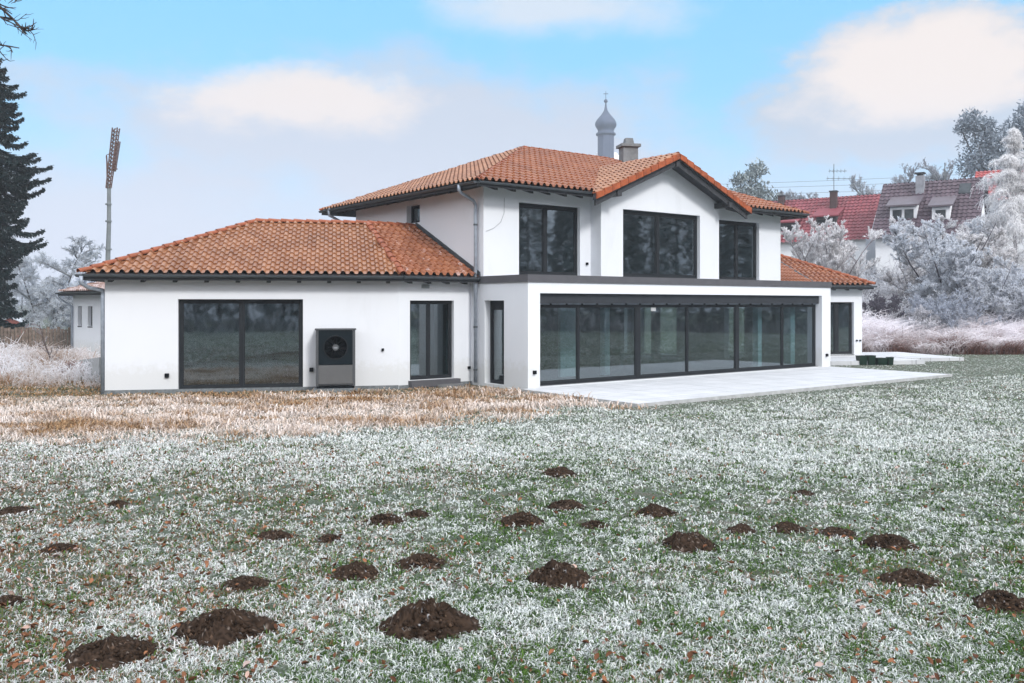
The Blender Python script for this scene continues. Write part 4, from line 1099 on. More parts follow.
def spruce(label, pos, height, radius, seed, dark=(.013, .024, .026), frost=.35, density=1.0, group=None, name='spruce', profile=None, skip_side=None):
    rng = np.random.default_rng(seed); P = np.array(Vector(pos)); t = thing(name, pos, label, 'tree', group)
    p = np.array([P + [0, 0, -.2], P + [0, 0, height * .5], P + [0, 0, height]])
    v, f, c_ = prisms(p[:-1], p[1:], np.array([height * .018, height * .011]), np.array([height * .011, .02]), 8, tint(rng, 2, (.055, .045, .04)), tint(rng, 2, (.055, .045, .04)))
    np_mesh('trunk', v, f, M['plant'], t, c_)
    B0, BD, BL = [], [], []
    z = height * .04
    while z < height - .25:
        f_ = z / height; rad = radius * (profile(f_) if profile else min(1, (1 - f_) * 1.25) ** .85)
        n = int(rng.integers(5, 8)); a0 = rng.uniform(0, 6.28)
        for k in range(n):
            a_ = a0 + 6.283 * k / n + rng.normal(0, .18)
            B0.append([P[0], P[1], P[2] + z + rng.normal(0, .12)]); BD.append([math.cos(a_), math.sin(a_)]); BL.append(rad * rng.uniform(.65, 1.12) + .12)
        z += rng.uniform(.30, .46) * (height / 16) ** .4
    B0 = np.array(B0); BD = np.array(BD); BL = np.array(BL); n = len(B0)
    S_ = 7; tt = np.linspace(0, 1, S_ + 1)
    sag = np.array([.0, -.05, -.13, -.20, -.25, -.26, -.22, -.13])
    pts = B0[:, None, :] + np.concatenate([BD[:, None, :] * (tt[None, :, None] * BL[:, None, None]), (sag[None, :] * BL[:, None] * rng.uniform(.6, 1.2, (n, 1)))[:, :, None]], 2)
    parts = [prisms(pts[:, :-1].reshape(-1, 3), pts[:, 1:].reshape(-1, 3), np.full(n * S_, .028), np.full(n * S_, .022), 3, tint(rng, n * S_, (.05, .04, .035)), tint(rng, n * S_, (.05, .04, .035)))]
    # hanging sprays of needles along every branch
    per = (BL * 26 * density).astype(int) + 6
    rep = np.repeat(np.arange(n), per); N = len(rep); u = rng.random(N) ** .75
    fi = u * S_; i0 = np.minimum(fi.astype(int), S_ - 1); fr_ = (fi - i0)[:, None]
    q = pts[rep, i0] * (1 - fr_) + pts[rep, i0 + 1] * fr_
    side = np.stack([-BD[rep, 1], BD[rep, 0], np.zeros(N)], 1) * (rng.choice([-1, 1], N) * rng.uniform(.0, 1.0, N))[:, None]
    out = np.concatenate([BD[rep], np.zeros((N, 1))], 1)
    dirn = norm(side + out * rng.uniform(.2, .9, (N, 1)) + np.array([0, 0, -1]) * rng.uniform(.25, 1.3, (N, 1)))
    ln = (.16 + .34 * (1 - u)) * rng.uniform(.6, 1.3, N) * (radius / 3) ** .5
    cb = tint(rng, N, dark, .45); fz = (rng.random(N) < frost * .5)[:, None]
    cb = np.where(fz, cb * .6 + np.array([.13, .15, .165]), cb)
    parts.append(ribbons(q, q + dirn * ln[:, None], np.full(N, .055), np.full(N, .02), cb, cb * 1.15, rng))
    q2 = q + rng.normal(0, .05, (N, 3))
    parts.append(ribbons(q2, q2 + norm(out + side + np.array([0, 0, .1])) * (ln * .6)[:, None], np.full(N, .045), np.full(N, .015), cb, cb, rng))
    v, f, c_ = join(parts); np_mesh('crown', v, f, M['needle'], t, c_)
    return t

def leafy_tree(label, pos, height, blobs, seed, cols, name='tree', n_per=900, group=None, size=.35, trunk_h=.5):
    """evergreen or densely frosted crown: clumps of small faces round the ends of limbs; blobs = [(dx, dy, dz, r)]"""
    rng = np.random.default_rng(seed); P = np.array(Vector(pos)); t = thing(name, pos, label, 'tree', group)
    seg0 = [P + [0, 0, -.3]]; seg1 = [P + [0, 0, height * trunk_h]]; r0 = [height * .022]; r1 = [height * .014]
    top = seg1[0]
    for b_ in blobs:
        seg0.append(P + [0, 0, height * trunk_h * rng.uniform(.6, 1)]); seg1.append(P + np.array(b_[:3])); r0.append(height * .010); r1.append(.05)
    n = len(seg0); wc = tint(rng, n, (.09, .08, .08)); v, f, c_ = prisms(np.array(seg0), np.array(seg1), np.array(r0), np.array(r1), 6, wc, wc)
    np_mesh('trunk', v, f, M['plant'], t, c_)
    parts = []
    for b_ in blobs:
        n = int(n_per * (b_[3] / 2.0) ** 2); d = norm(rng.normal(size=(n, 3))); rr = b_[3] * rng.random(n) ** .45
        sub = 1 + .45 * (fbm(d[:, 0] * 3 + b_[0], d[:, 1] * 3 + d[:, 2] * 2.3 + b_[1], seed) - .5) * 2
        q = P + np.array(b_[:3]) + d * (rr * sub)[:, None] * np.array([1, 1, .8])
        keep = fbm(q[:, 0] * 1.1 + q[:, 1] * .4, q[:, 2] * 1.1, seed + 5) > .36; q = q[keep]; d = d[keep]; n = len(q)
        ci = rng.random((n, 1)); c_ = np.array(cols[0]) * (1 - ci) + np.array(cols[1]) * ci
        dr = norm(d * .6 + rng.normal(0, .6, (n, 3)))
        parts.append(ribbons(q, q + dr * (size * rng.uniform(.5, 1.3, n))[:, None], np.full(n, size * .28), np.full(n, size * .08), c_, c_, rng))
    v, f, c_ = join(parts); np_mesh('crown', v, f, M['needle'], t, c_)
    return t

def gpos(px, d): 
    x = (px - CX) / F_PX * d
    return Vector((x, d, float(terrain(x, d))))

# ------------------------------------------------------------------ left: spruce, frosted trees, bare branches
spruce('tall dark drooping spruce at the left edge of the view', gpos(-12, 50), 17.2, 3.15, 11, density=3.4, frost=.10,
       profile=lambda f: (1.0 if f < .66 else min(1, (1 - f) / .33) ** .75) * (.84 + .22 * math.sin(f * 23)) * (1.0 if f > .34 else .66))
frost_tree('frosted bare tree with arching branches between the spruce and the annex', gpos(48, 60), 10.4, 3.0, 21, stems=2, counts=(12, 9, 8, 7, 6), droop=.20, up=.45, twig=.0105, white=(.84, .88, .94), wood=(.12, .12, .13), frost=.85, first=.1)
frost_tree('thin frosted tree close beside the dark spruce, behind the fence', gpos(26, 66), 10.4, 2.6, 22, stems=3, counts=(8, 8, 8, 7, 6), droop=.18, up=.5, twig=.0105, white=(.86, .89, .95), wood=(.18, .18, .2), frost=.9, first=.05)
frost_tree('small frosted tree against the corner of the annex, behind the fence', gpos(74, 62), 6.4, 2.3, 23, stems=4, counts=(6, 8, 7, 6, 6), droop=.12, up=.5, twig=.010, white=(.78, .83, .93), wood=(.18, .19, .24), frost=.85, first=.03)
def near_branches():
    D = 13.0; rng = np.random.default_rng(8)
    t = thing('bare_tree', gpos(-190, D), 'leafless dark tree whose twigs reach in at the top left corner', 'tree')
    base = gpos(-190, D)
    mb = MB(); mb.tube([base - Vector((0, 0, .3)), base + Vector((.1, 0, 3)), base + Vector((.0, .1, 6)), base + Vector((.2, 0, 9.5))], [.24, .2, .14, .05], 10)
    mb.build('trunk', M['bark_dark'], t)
    mb = MB()
    def br(pts, r0, kids=6, ln=.34, dep=2):
        pts = [Vector(p) for p in pts]; m = len(pts)
        mb.tube(pts, [r0 * (1 - .65 * i / (m - 1)) for i in range(m)], 6)
        if dep == 0: return
        for k in range(kids):
            f = rng.uniform(.25, 1) * (m - 1); i = min(int(f), m - 2); p = pts[i].lerp(pts[i + 1], f - i); d = (pts[i + 1] - pts[i]).normalized()
            d = (d * .9 + Vector(rng.normal(0, .55, 3)) * Vector((1, 1, 1)).x).normalized(); l = ln * rng.uniform(.5, 1.2)
            q1 = p + d * l * .5; d = (d + Vector(rng.normal(0, .3, 3)) + Vector((0, 0, .1))).normalized()
            br([p, q1, q1 + d * l * .5], r0 * .55, 3, ln * .55, dep - 1)
    A = lambda x, y: at(x, y, D + rng.uniform(-.25, .25))
    br([base + Vector((0, 0, 6.2)), A(-110, 0), A(-40, -14), A(-5, 2), A(14, 20), A(26, 34)], .035, 9)
    br([base + Vector((0, 0, 6.8)), A(-80, -40), A(-20, -30), A(4, -8), A(20, -2)], .03, 7)
    br([A(-40, -14), A(-15, 8), A(2, 18), A(18, 26), A(32, 29)], .016, 6, .28)
    br([base + Vector((0, 0, 5.6)), A(-100, 40), A(-40, 38), A(-8, 44), A(8, 46), A(19, 48)], .022, 6, .25)
    br([base + Vector((0, 0, 6.0)), A(-110, 20), A(-50, 6), A(-14, 6), A(6, 10), A(12, 14)], .02, 6, .22)
    br([A(-40, 38), A(-20, 58), A(-8, 62), A(2, 62)], .012, 3, .2)
    mb.build('branches', M['bark_dark'], t)
near_branches()

# ------------------------------------------------------------------ right: frosted shrubs and trees on the bank
W1, W2, W3 = (.95, .94, .96), (.885, .915, .97), (.77, .82, .92)
frost_tree('rounded white frosted shrub in front of the red roofed house', gpos(828, 55), 6.3, 2.4, 31, stems=9, counts=(7, 6, 6, 7, 7), up=.95, twig=.0130, name='frosted_shrub', cat='shrub', white=W1, wood=(.24, .20, .22), frost=.95, first=.04)
frost_tree('broad frosted tree with a dark core in front of the aubergine roof', gpos(946, 49), 8.6, 2.2, 32, stems=5, counts=(10, 8, 7, 8, 8), up=.6, twig=.0125, wood=(.09, .08, .10), frost=.9, first=.05, white=W2)
frost_tree('small frosted tree below the first dormer of the aubergine roof', gpos(912, 52), 4.0, 1.3, 33, stems=3, counts=(9, 7, 6, 7, 7), up=.7, twig=.0130, white=W1, wood=(.2, .17, .2), frost=.93, first=.05)
def weeping_birch(label, pos, height, spread, seed):
    rng = np.random.default_rng(seed); P = Vector(pos); t = thing('weeping_birch', P, label, 'tree', 'frosted trees and shrubs'); P = np.array(P)
    tr = np.array([P + [0, 0, -.2], P + [.1, 0, height * .3], P + [-.1, 0, height * .62], P + [.05, 0, height]])
    wc = tint(rng, 3, (.42, .40, .43)); v, f, c_ = prisms(tr[:-1], tr[1:], np.array([.17, .12, .07]), np.array([.12, .07, .015]), 7, wc, wc); np_mesh('trunk', v, f, M['plant'], t, c_)
    n = 95; u = .22 + .78 * rng.random(n) ** .8; th = rng.uniform(0, 6.283, n)
    p0 = np.stack([np.full(n, P[0]), np.full(n, P[1]), P[2] + u * height], 1); d = np.stack([np.cos(th), np.sin(th), rng.uniform(.5, 1.1, n)], 1); d = norm(d)
    l = spread * np.clip(1.30 * (1 - u) ** .9 + .07, .06, 1.1) * rng.uniform(.4, 1.3, n)
    k = 7; pts = [p0]; dd = d.copy()
    for i in range(k):
        pts.append(pts[-1] + dd * (l / k)[:, None] * 1.15); dd = norm(dd + np.array([0, 0, -.22]) + rng.normal(0, .10, (n, 3)))
    pts = np.stack(pts, 1); white = np.array([.96, .955, .97]); parts = []
    w = np.linspace(.028, .012, k + 1)
    c_ = tint(rng, n * k, (.60, .58, .63)); parts.append(prisms(pts[:, :-1].reshape(-1, 3), pts[:, 1:].reshape(-1, 3), np.tile(w[:-1], n), np.tile(w[1:], n), 3, c_, c_))
    m = 8500; r = rng.integers(0, n, m); fi = rng.random(m) ** .8 * k; i0 = np.minimum(fi.astype(int), k - 1); q = pts[r, i0] + (pts[r, i0 + 1] - pts[r, i0]) * (fi - i0)[:, None]
    dd = norm(np.stack([rng.normal(0, .75, m), rng.normal(0, .75, m), rng.uniform(-.3, .8, m)], 1)); sl = rng.uniform(.25, .75, m) * np.clip(l[r] / 2, .35, 1)
    for i in range(4):
        q1 = q + dd * (sl * .42)[:, None]; c_ = np.clip(white * rng.uniform(.78, 1.06, (m, 1)) * np.where(rng.random((m, 1)) < .16, .45, 1.0), 0, .97)
        parts.append(ribbons(q, q1, np.full(m, .012), np.full(m, .009), c_, c_, rng))
        for _ in range(2):
            dl = norm(rng.normal(0, .8, (m, 3)) + dd * .4); parts.append(ribbons(q1, q1 + dl * rng.uniform(.06, .17, (m, 1)), np.full(m, .010), np.full(m, .005), c_, c_, rng))
        q = q1; dd = norm(dd + np.array([0, 0, -.75]) + rng.normal(0, .12, (m, 3)))
    v, f, c_ = join(parts); np_mesh('crown', v, f, M['plant'], t, c_)
weeping_birch('tall white weeping birch covered in hoarfrost at the right edge', gpos(1014, 55), 10.8, 2.9, 34)
frost_tree('frosted shrub right of the broad frosted tree, below the weeping birch', gpos(985, 47), 5.4, 2.4, 35, stems=6, counts=(8, 7, 6, 7, 7), up=.6, twig=.0115, name='frosted_shrub', cat='shrub', white=W2, wood=(.10, .10, .14), frost=.88, first=.04)
frost_tree('low dark purplish shrub with little frost behind the right wing corner', gpos(884, 46.5), 2.9, 1.25, 36, stems=7, counts=(6, 6, 6, 6, 4), up=.7, twig=.009, name='dark_shrub', cat='shrub', white=(.26, .24, .30), wood=(.05, .04, .05), frost=.55, first=.03)
frost_tree('bluish frosted shrub low in front of the broad frosted tree', gpos(942, 45.5), 3.2, 2.0, 37, stems=7, counts=(6, 7, 7, 6, 5), up=.55, twig=.0085, name='frosted_shrub', cat='shrub', white=W3, wood=(.05, .05, .07), frost=.72, first=.03)
frost_tree('frosted shrub between the dark purplish shrub and the bluish one', gpos(910, 45.2), 2.4, 1.5, 38, stems=7, counts=(6, 6, 6, 6, 5), up=.55, twig=.0085, name='frosted_shrub', cat='shrub', white=(.90, .90, .94), wood=(.08, .07, .09), frost=.8, first=.03)
frost_tree('frosted shrub at the right edge below the birch, leaning over the brambles', gpos(1032, 45.5), 3.9, 2.2, 39, stems=7, counts=(6, 7, 7, 6, 5), up=.55, twig=.0090, name='frosted_shrub', cat='shrub', white=W2, wood=(.12, .11, .14), frost=.86, first=.03)
frost_tree('upright frosted tree covering the right hand dormer of the aubergine roof', gpos(934, 57), 7.6, 1.9, 42, stems=3, counts=(10, 8, 7, 7, 7), up=.75, twig=.0125, white=W1, wood=(.18, .16, .18), frost=.95, first=.05)
frost_tree('frosted tree close behind the broad one, between it and the weeping birch', gpos(982, 53), 6.4, 2.2, 43, stems=4, counts=(9, 8, 7, 7, 7), up=.65, twig=.0125, white=W1, wood=(.16, .15, .17), frost=.95, first=.05)
frost_tree('tall frosted tree left of the weeping birch, in front of the bright red roof', gpos(968, 57), 8.0, 2.4, 40, stems=4, counts=(9, 7, 6, 7, 7), up=.6, twig=.0130, white=W1, wood=(.26, .24, .27), frost=.96, first=.06)
# far trees: fade of the mist put into their pale colours, along with frost
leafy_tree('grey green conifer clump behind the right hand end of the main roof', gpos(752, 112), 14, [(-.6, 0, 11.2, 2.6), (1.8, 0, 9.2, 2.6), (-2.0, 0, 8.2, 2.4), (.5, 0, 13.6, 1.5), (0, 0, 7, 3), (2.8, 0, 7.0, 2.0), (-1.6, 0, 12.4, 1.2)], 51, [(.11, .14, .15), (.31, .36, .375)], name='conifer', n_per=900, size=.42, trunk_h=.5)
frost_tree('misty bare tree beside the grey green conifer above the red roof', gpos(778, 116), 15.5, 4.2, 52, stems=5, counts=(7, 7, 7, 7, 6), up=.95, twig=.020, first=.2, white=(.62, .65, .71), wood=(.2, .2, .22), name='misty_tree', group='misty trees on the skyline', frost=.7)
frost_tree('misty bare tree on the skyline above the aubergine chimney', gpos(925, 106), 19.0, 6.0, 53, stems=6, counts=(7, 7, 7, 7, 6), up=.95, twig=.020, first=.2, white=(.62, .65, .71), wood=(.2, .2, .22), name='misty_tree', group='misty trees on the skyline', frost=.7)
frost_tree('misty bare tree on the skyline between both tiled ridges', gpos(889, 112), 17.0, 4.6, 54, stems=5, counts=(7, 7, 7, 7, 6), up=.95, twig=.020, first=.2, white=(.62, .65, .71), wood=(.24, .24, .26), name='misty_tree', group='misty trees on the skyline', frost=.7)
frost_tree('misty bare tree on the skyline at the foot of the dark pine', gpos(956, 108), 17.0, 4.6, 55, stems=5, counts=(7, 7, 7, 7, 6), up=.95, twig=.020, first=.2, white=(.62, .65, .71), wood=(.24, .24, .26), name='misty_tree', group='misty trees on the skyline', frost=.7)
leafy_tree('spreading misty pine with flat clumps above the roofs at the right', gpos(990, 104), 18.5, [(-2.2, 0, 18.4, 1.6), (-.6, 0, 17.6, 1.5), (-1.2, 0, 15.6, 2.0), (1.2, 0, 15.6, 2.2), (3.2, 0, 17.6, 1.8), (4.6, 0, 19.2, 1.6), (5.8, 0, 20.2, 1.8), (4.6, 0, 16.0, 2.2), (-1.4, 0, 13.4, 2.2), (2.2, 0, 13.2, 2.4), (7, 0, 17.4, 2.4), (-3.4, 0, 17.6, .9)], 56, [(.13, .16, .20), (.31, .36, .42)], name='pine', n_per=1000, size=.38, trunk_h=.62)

# ------------------------------------------------------------------ brambles and weeds
def canes(name, label, cat, xs, ys, h, lean, width, colf, seed, kind='stuff', sub=3, sublen=.4):
    """arching frosted canes: three-piece stems with side twigs"""
    rng = np.random.default_rng(seed); n = len(xs)
    z = terrain(xs, ys); p = np.stack([xs, ys, z - .03], 1)
    th = rng.uniform(0, 6.283, n); dh = np.stack([np.cos(th), np.sin(th), np.zeros(n)], 1)
    parts = []; q = p; H = h[:, None]
    k1, k2, k3 = q + np.array([0, 0, .45]) * H + dh * H * .12 * lean, None, None
    k2 = k1 + np.array([0, 0, .38]) * H + dh * H * .32 * lean; k3 = k2 + np.array([0, 0, .14]) * H + dh * H * .5 * lean
    stops = [q, k1, k2, k3]; w = [1, .85, .7, .35]
    for i in range(3):
        parts.append(ribbons(stops[i], stops[i + 1], width * w[i], width * w[i + 1], colf(stops[i], (i) / 3, rng), colf(stops[i + 1], (i + 1) / 3, rng), rng))
    for _ in range(sub):
        i = rng.integers(0, 3, n); u = rng.random(n)[:, None]
        A_ = np.stack(stops, 1); b0 = A_[np.arange(n), i] * (1 - u) + A_[np.arange(n), i + 1] * u
        d = norm(rng.normal(0, .7, (n, 3)) + dh * .4 + np.array([0, 0, .25])); ll = H * sublen * rng.uniform(.3, 1, (n, 1))
        cc_ = colf(b0, (i + u[:, 0]) / 3, rng)
        parts.append(ribbons(b0, b0 + d * ll, width * .7, width * .3, cc_, colf(b0 + d * ll, 1.0, rng), rng))
    v, f, c_ = join(parts); o = np_mesh(name, v, f, M['plant'], None, c_)
    return tag(o, label, cat, kind=kind)

rng = np.random.default_rng(77)
def mixcol(a, b, f): return np.array(a)[None, :] * (1 - f[:, None]) + np.array(b)[None, :] * f[:, None]
N = 15000
ys_ = rng.uniform(41.6, 46.5, N); px_ = rng.uniform(845, 1230, N); xs_ = (px_ - CX) / F_PX * ys_
hgt = (.7 + .9 * fbm(xs_ * .9, ys_ * .9, 9)) * (.55 + .45 * np.clip((ys_ - 41.6) / 2, 0, 1)) * rng.uniform(.6, 1.15, N)
def bram_col(p, f, rng):
    n = len(p); f = np.broadcast_to(np.asarray(f, float), (n,)); h_ = np.clip((p[:, 2] - terrain(p[:, 0], p[:, 1])) / 1.0, 0, 1)
    pat = fbm(p[:, 0] * 1.1, p[:, 1] * 1.1 + p[:, 2], 15)
    fz = np.clip(-.17 + .75 * f * .6 + .62 * h_ + 1.9 * (pat - .5) + .22 * np.clip(p[:, 1] - 43.2, 0, 2) + rng.normal(0, .16, n), 0, 1)
    return mixcol((.19, .09, .07), (.93, .91, .95), fz)
canes('brambles', 'tangle of frosted brambles, white on top and brown below, along the foot of the bank', 'brambles', xs_, ys_, hgt, 1.0, np.full(N, .019), bram_col, 78)
# frosted rough growth on the bank behind
N = 9000
ys_ = rng.uniform(46, 66, N); px_ = rng.uniform(760, 1200, N); xs_ = (px_ - CX) / F_PX * ys_
hgt = (.6 + 1.3 * fbm(xs_ * .5, ys_ * .5, 19)) * rng.uniform(.6, 1.2, N)
def bank_col(p, f, rng):
    n = len(p); f = np.broadcast_to(np.asarray(f, float), (n,))
    pat = fbm(p[:, 0] * .7, p[:, 1] * .5 + p[:, 2], 25)
    return mixcol((.09, .08, .10), (.86, .87, .92), np.clip(.16 + .6 * f + 1.3 * (pat - .5) + rng.normal(0, .15, n), 0, 1))
canes('bank_scrub', 'frosted scrub covering the bank below the hill houses', 'scrub', xs_, ys_, hgt, .8, np.full(N, .026), bank_col, 79)

# frosted weeds at the left
N = 7000
ys_ = rng.uniform(25.0, 41.0, N); px_ = rng.uniform(-160, 104, N); keep = px_ < 104 - 26 * np.clip((ys_ - 36) / 4, 0, 1); px_, ys_ = px_[keep], ys_[keep]
xs_ = (px_ - CX) / F_PX * ys_; n_ = len(xs_)
dens = fbm(xs_ * .5, ys_ * .5, 29); hgt = (.25 + 1.0 * dens) * rng.uniform(.4, 1.2, n_) * np.clip((ys_ - 24) / 6, .3, 1) * np.clip(1 - (ys_ - 31) / 14, .38, 1)
def weed_col(p, f, rng):
    n = len(p); f = np.broadcast_to(np.asarray(f, float), (n,)); pat = fbm(p[:, 0] * .8, p[:, 1] * .35, 39)
    near = np.clip((28.5 - p[:, 1]) / 4, 0, 1)
    return mixcol((.30, .17, .08), (.88, .87, .91), np.clip(.26 + .6 * f + 1.7 * (pat - .48) - .55 * near + rng.normal(0, .12, n), 0, 1))
canes('frosted_weeds', 'tall white frosted weeds left of the house in front of the fence', 'weeds', xs_, ys_, hgt, .5, np.full(n_, .013), weed_col, 80, sub=4, sublen=.45)
frost_tree('bare frosted sapling standing in the white weeds', gpos(55, 31), 2.6, .55, 61, counts=(8, 4, 3), up=.9, twig=.010, white=(.5, .46, .47), wood=(.14, .11, .11), frost=.7, name='sapling', cat='sapling', group='saplings in the weeds')
frost_tree('thin reddish twiggy bush beside the house corner at the left', gpos(70, 29), .95, .5, 62, stems=5, counts=(6, 5, 4), up=.8, twig=.009, white=(.45, .33, .31), wood=(.22, .11, .09), frost=.55, name='twiggy_bush', cat='bush', group='saplings in the weeds')
# sloping concrete edge by the left corner
mb = MB(); p_ = [at(72, 300, 33), at(99, 300, 27)]
lo = [Vector((q.x, q.y, GZ - .1)) for q in p_]
mb.hexa([lo[0], lo[1], lo[1] + Vector((.5, .5, 0)), lo[0] + Vector((.5, .5, 0)), lo[0] + Vector((0, 0, .35)), lo[1] + Vector((0, 0, .85)), lo[1] + Vector((.5, .5, .85)), lo[0] + Vector((.5, .5, .35))])
o = mb.build('light_well', M['concrete']); tag(o, 'sloping grey concrete light well wall at the left corner of the house', 'retaining wall')

# ------------------------------------------------------------------ molehills
MOLES = [
 (428, 620, 90, 44, 'largest molehill, a wide dark mound in the middle foreground'),
 (224, 627, 92, 38, 'wide dark molehill left of the largest one'),
 (110, 655, 92, 32, 'nearest molehill, a dark crumbly mound at the bottom left'),
 (560, 573, 60, 30, 'rounded molehill right of and beyond the largest mound'),
 (356, 571, 48, 21, 'brown molehill up left of the largest mound, beside a similar one'),
 (421, 561, 46, 18, 'flat brown molehill directly behind the largest mound'),
 (245, 584, 48, 14, 'low flat molehill behind the wide dark one at left'),
 (384, 518, 36, 14, 'dark molehill at left of a close pair in mid lawn'),
 (417, 513, 25, 10, 'smaller molehill at right of a close pair in mid lawn'),
 (523, 518, 44, 18, 'dark domed molehill in the centre of the lawn'),
 (594, 524, 28, 10, 'thin low molehill just right of the central domed one'),
 (566, 504, 38, 14, 'molehill below the farthest one near the centre'),
 (560, 471, 34, 13, 'farthest dark molehill, alone on the lawn before the patio corner'),
 (656, 510, 38, 15, 'domed molehill below the middle of the patio edge'),
 (689, 541, 52, 23, 'big dark molehill right of centre, left of a row of three'),
 (741, 528, 29, 12, 'leftmost and smallest of the row of three molehills'),
 (788, 527, 36, 12, 'middle molehill of the row of three'),
 (838, 532, 38, 12, 'rightmost molehill of the row of three'),
 (888, 541, 52, 21, 'large dark molehill at the right end past the row of three'),
 (911, 578, 54, 19, 'wide molehill in front of the large one at right'),
 (1000, 598, 52, 27, 'tall dark molehill at the right edge of the lawn'),
 (803, 492, 20, 7, 'tiny far molehill above the row of three'),
 (274, 535, 36, 12, 'small flat molehill in the left middle lawn'),
 (330, 538, 26, 8, 'tiny low molehill right of the small flat one at left'),
 (118, 503, 24, 9, 'small molehill far left in the mid lawn'),
 (14, 510, 36, 9, 'low molehill cut by the left edge of the view'),
 (60, 549, 34, 9, 'low brown molehill near the left edge, before a leaf patch'),
 (8, 600, 30, 13, 'dark molehill at the very left edge of the foreground'),
]
def molehill(i, px, yc, w, h, label):
    rng = np.random.default_rng(500 + i)
    yb = yc + h / 2; d = (CAM_H - GZ) * F_PX / (yb - HY); d = d + w / F_PX * d * .42
    x = (px - CX) / F_PX * d; w_m = w / F_PX * d; vis = h / F_PX * d
    hm = max(.06, vis * .72 - (CAM_H / d) * w_m * .18); hm = min(hm, w_m * .42) * .88
    z0 = float(terrain(x, d)); nr, na = 26, 72
    rr = np.linspace(0, 1, nr)[:, None]; aa = np.linspace(0, 2 * np.pi, na, endpoint=False)[None, :]
    lob = 1 + .42 * (fbm(np.cos(aa) * 1.3 + i, np.sin(aa) * 1.3, 700 + i) - .5) * 2
    R_ = rr * w_m * .54 * lob
    X_ = R_ * np.cos(aa); Y_ = R_ * np.sin(aa) * .85
    prof = .35 * (np.cos(np.pi * rr ** .9) * .5 + .5) + .65 * (1 - rr ** 2.3)
    Z = hm * prof * (1 + .25 * (fbm(X_ * 5 + i * 3, Y_ * 5, 31) - .5)) - .02 * (rr > .93)
    for _ in range(2):
        oa, orr = rng.uniform(0, 6.283), rng.uniform(.12, .32) * w_m
        Z = Z + hm * rng.uniform(-.22, .34) * np.exp(-(((X_ - orr * np.cos(oa)) ** 2 + (Y_ - orr * np.sin(oa)) ** 2) / (w_m * .13) ** 2)) * (1 - rr)
    s_ = 1 / max(.03, w_m * .05)
    rough = (fbm(X_ * s_ * .45 + i, Y_ * s_ * .45, 45, 2) - .5) * .55 * hm + (fbm(X_ * s_ + i, Y_ * s_, 41, 3) - .5) * .42 * hm + rng.normal(0, .05, Z.shape) * hm
    Z = Z + rough * np.clip((1.05 - rr) * 4, 0, 1)
    V = np.stack([X_ + 0 * Z, Y_ + 0 * Z, Z], -1).reshape(-1, 3)
    idx = np.arange(nr * na).reshape(nr, na); j = np.roll(idx, -1, 1)
    T = np.concatenate([np.stack([idx[:-1], idx[1:], j[1:]], -1).reshape(-1, 3), np.stack([idx[:-1], j[1:], j[:-1]], -1).reshape(-1, 3)])
    base = np.array([.024, .0155, .0108]); C_ = base * (1 + rng.uniform(-.6, 1.1, (len(V), 1)))
    fleck = rng.random(len(V)) < .03; C_[fleck] = np.array([.17, .14, .12]); fleck = rng.random(len(V)) < .005; C_[fleck] = np.array([.34, .35, .37])
    # clods
    k = int(260 + 420 * min(1, w / 60)); ang = rng.uniform(0, 6.283, k); rad = np.where(rng.random(k) < .16, rng.uniform(.5, .95, k), rng.random(k) ** .55 * .62) * w_m
    cx_, cy_ = rad * np.cos(ang), rad * np.sin(ang) * .85
    rq = np.clip(rad / (w_m * .54), 0, 1); hz = hm * (.35 * (np.cos(np.pi * rq ** .9) * .5 + .5) + .65 * (1 - rq ** 2.3))
    sz = (.004 + .018 * rng.random(k) ** 2.2) * (w_m / .5) ** .4
    octv = np.array([[1, 0, 0], [-1, 0, 0], [0, 1, 0], [0, -1, 0], [0, 0, 1], [0, 0, -1]], float)
    octf = np.array([[0, 2, 4], [2, 1, 4], [1, 3, 4], [3, 0, 4], [2, 0, 5], [1, 2, 5], [3, 1, 5], [0, 3, 5]])
    cv = np.stack([cx_, cy_, hz], 1)[:, None, :] + octv[None] * sz[:, None, None] * rng.uniform(.6, 1.3, (k, 6, 1))
    cf = octf[None] + (np.arange(k) * 6)[:, None, None]
    cl = np.repeat(np.where(rng.random((k, 1)) < .10, np.array([[.085, .055, .038]]), base * rng.uniform(.5, 1.9, (k, 1))), 6, 0)
    V2 = np.concatenate([V, cv.reshape(-1, 3)]); T2 = np.concatenate([T, cf.reshape(-1, 3) + len(V)]); C2 = np.concatenate([C_, cl])
    o = np_mesh('molehill', V2, T2, M['mole'], None, C2); o.location = (x, d, z0 - .005)
    tag(o, label, 'molehill', 'molehills on the lawn')
    return x, d, w_m * .5
mole_xy = [molehill(i, *m) for i, m in enumerate(MOLES)]

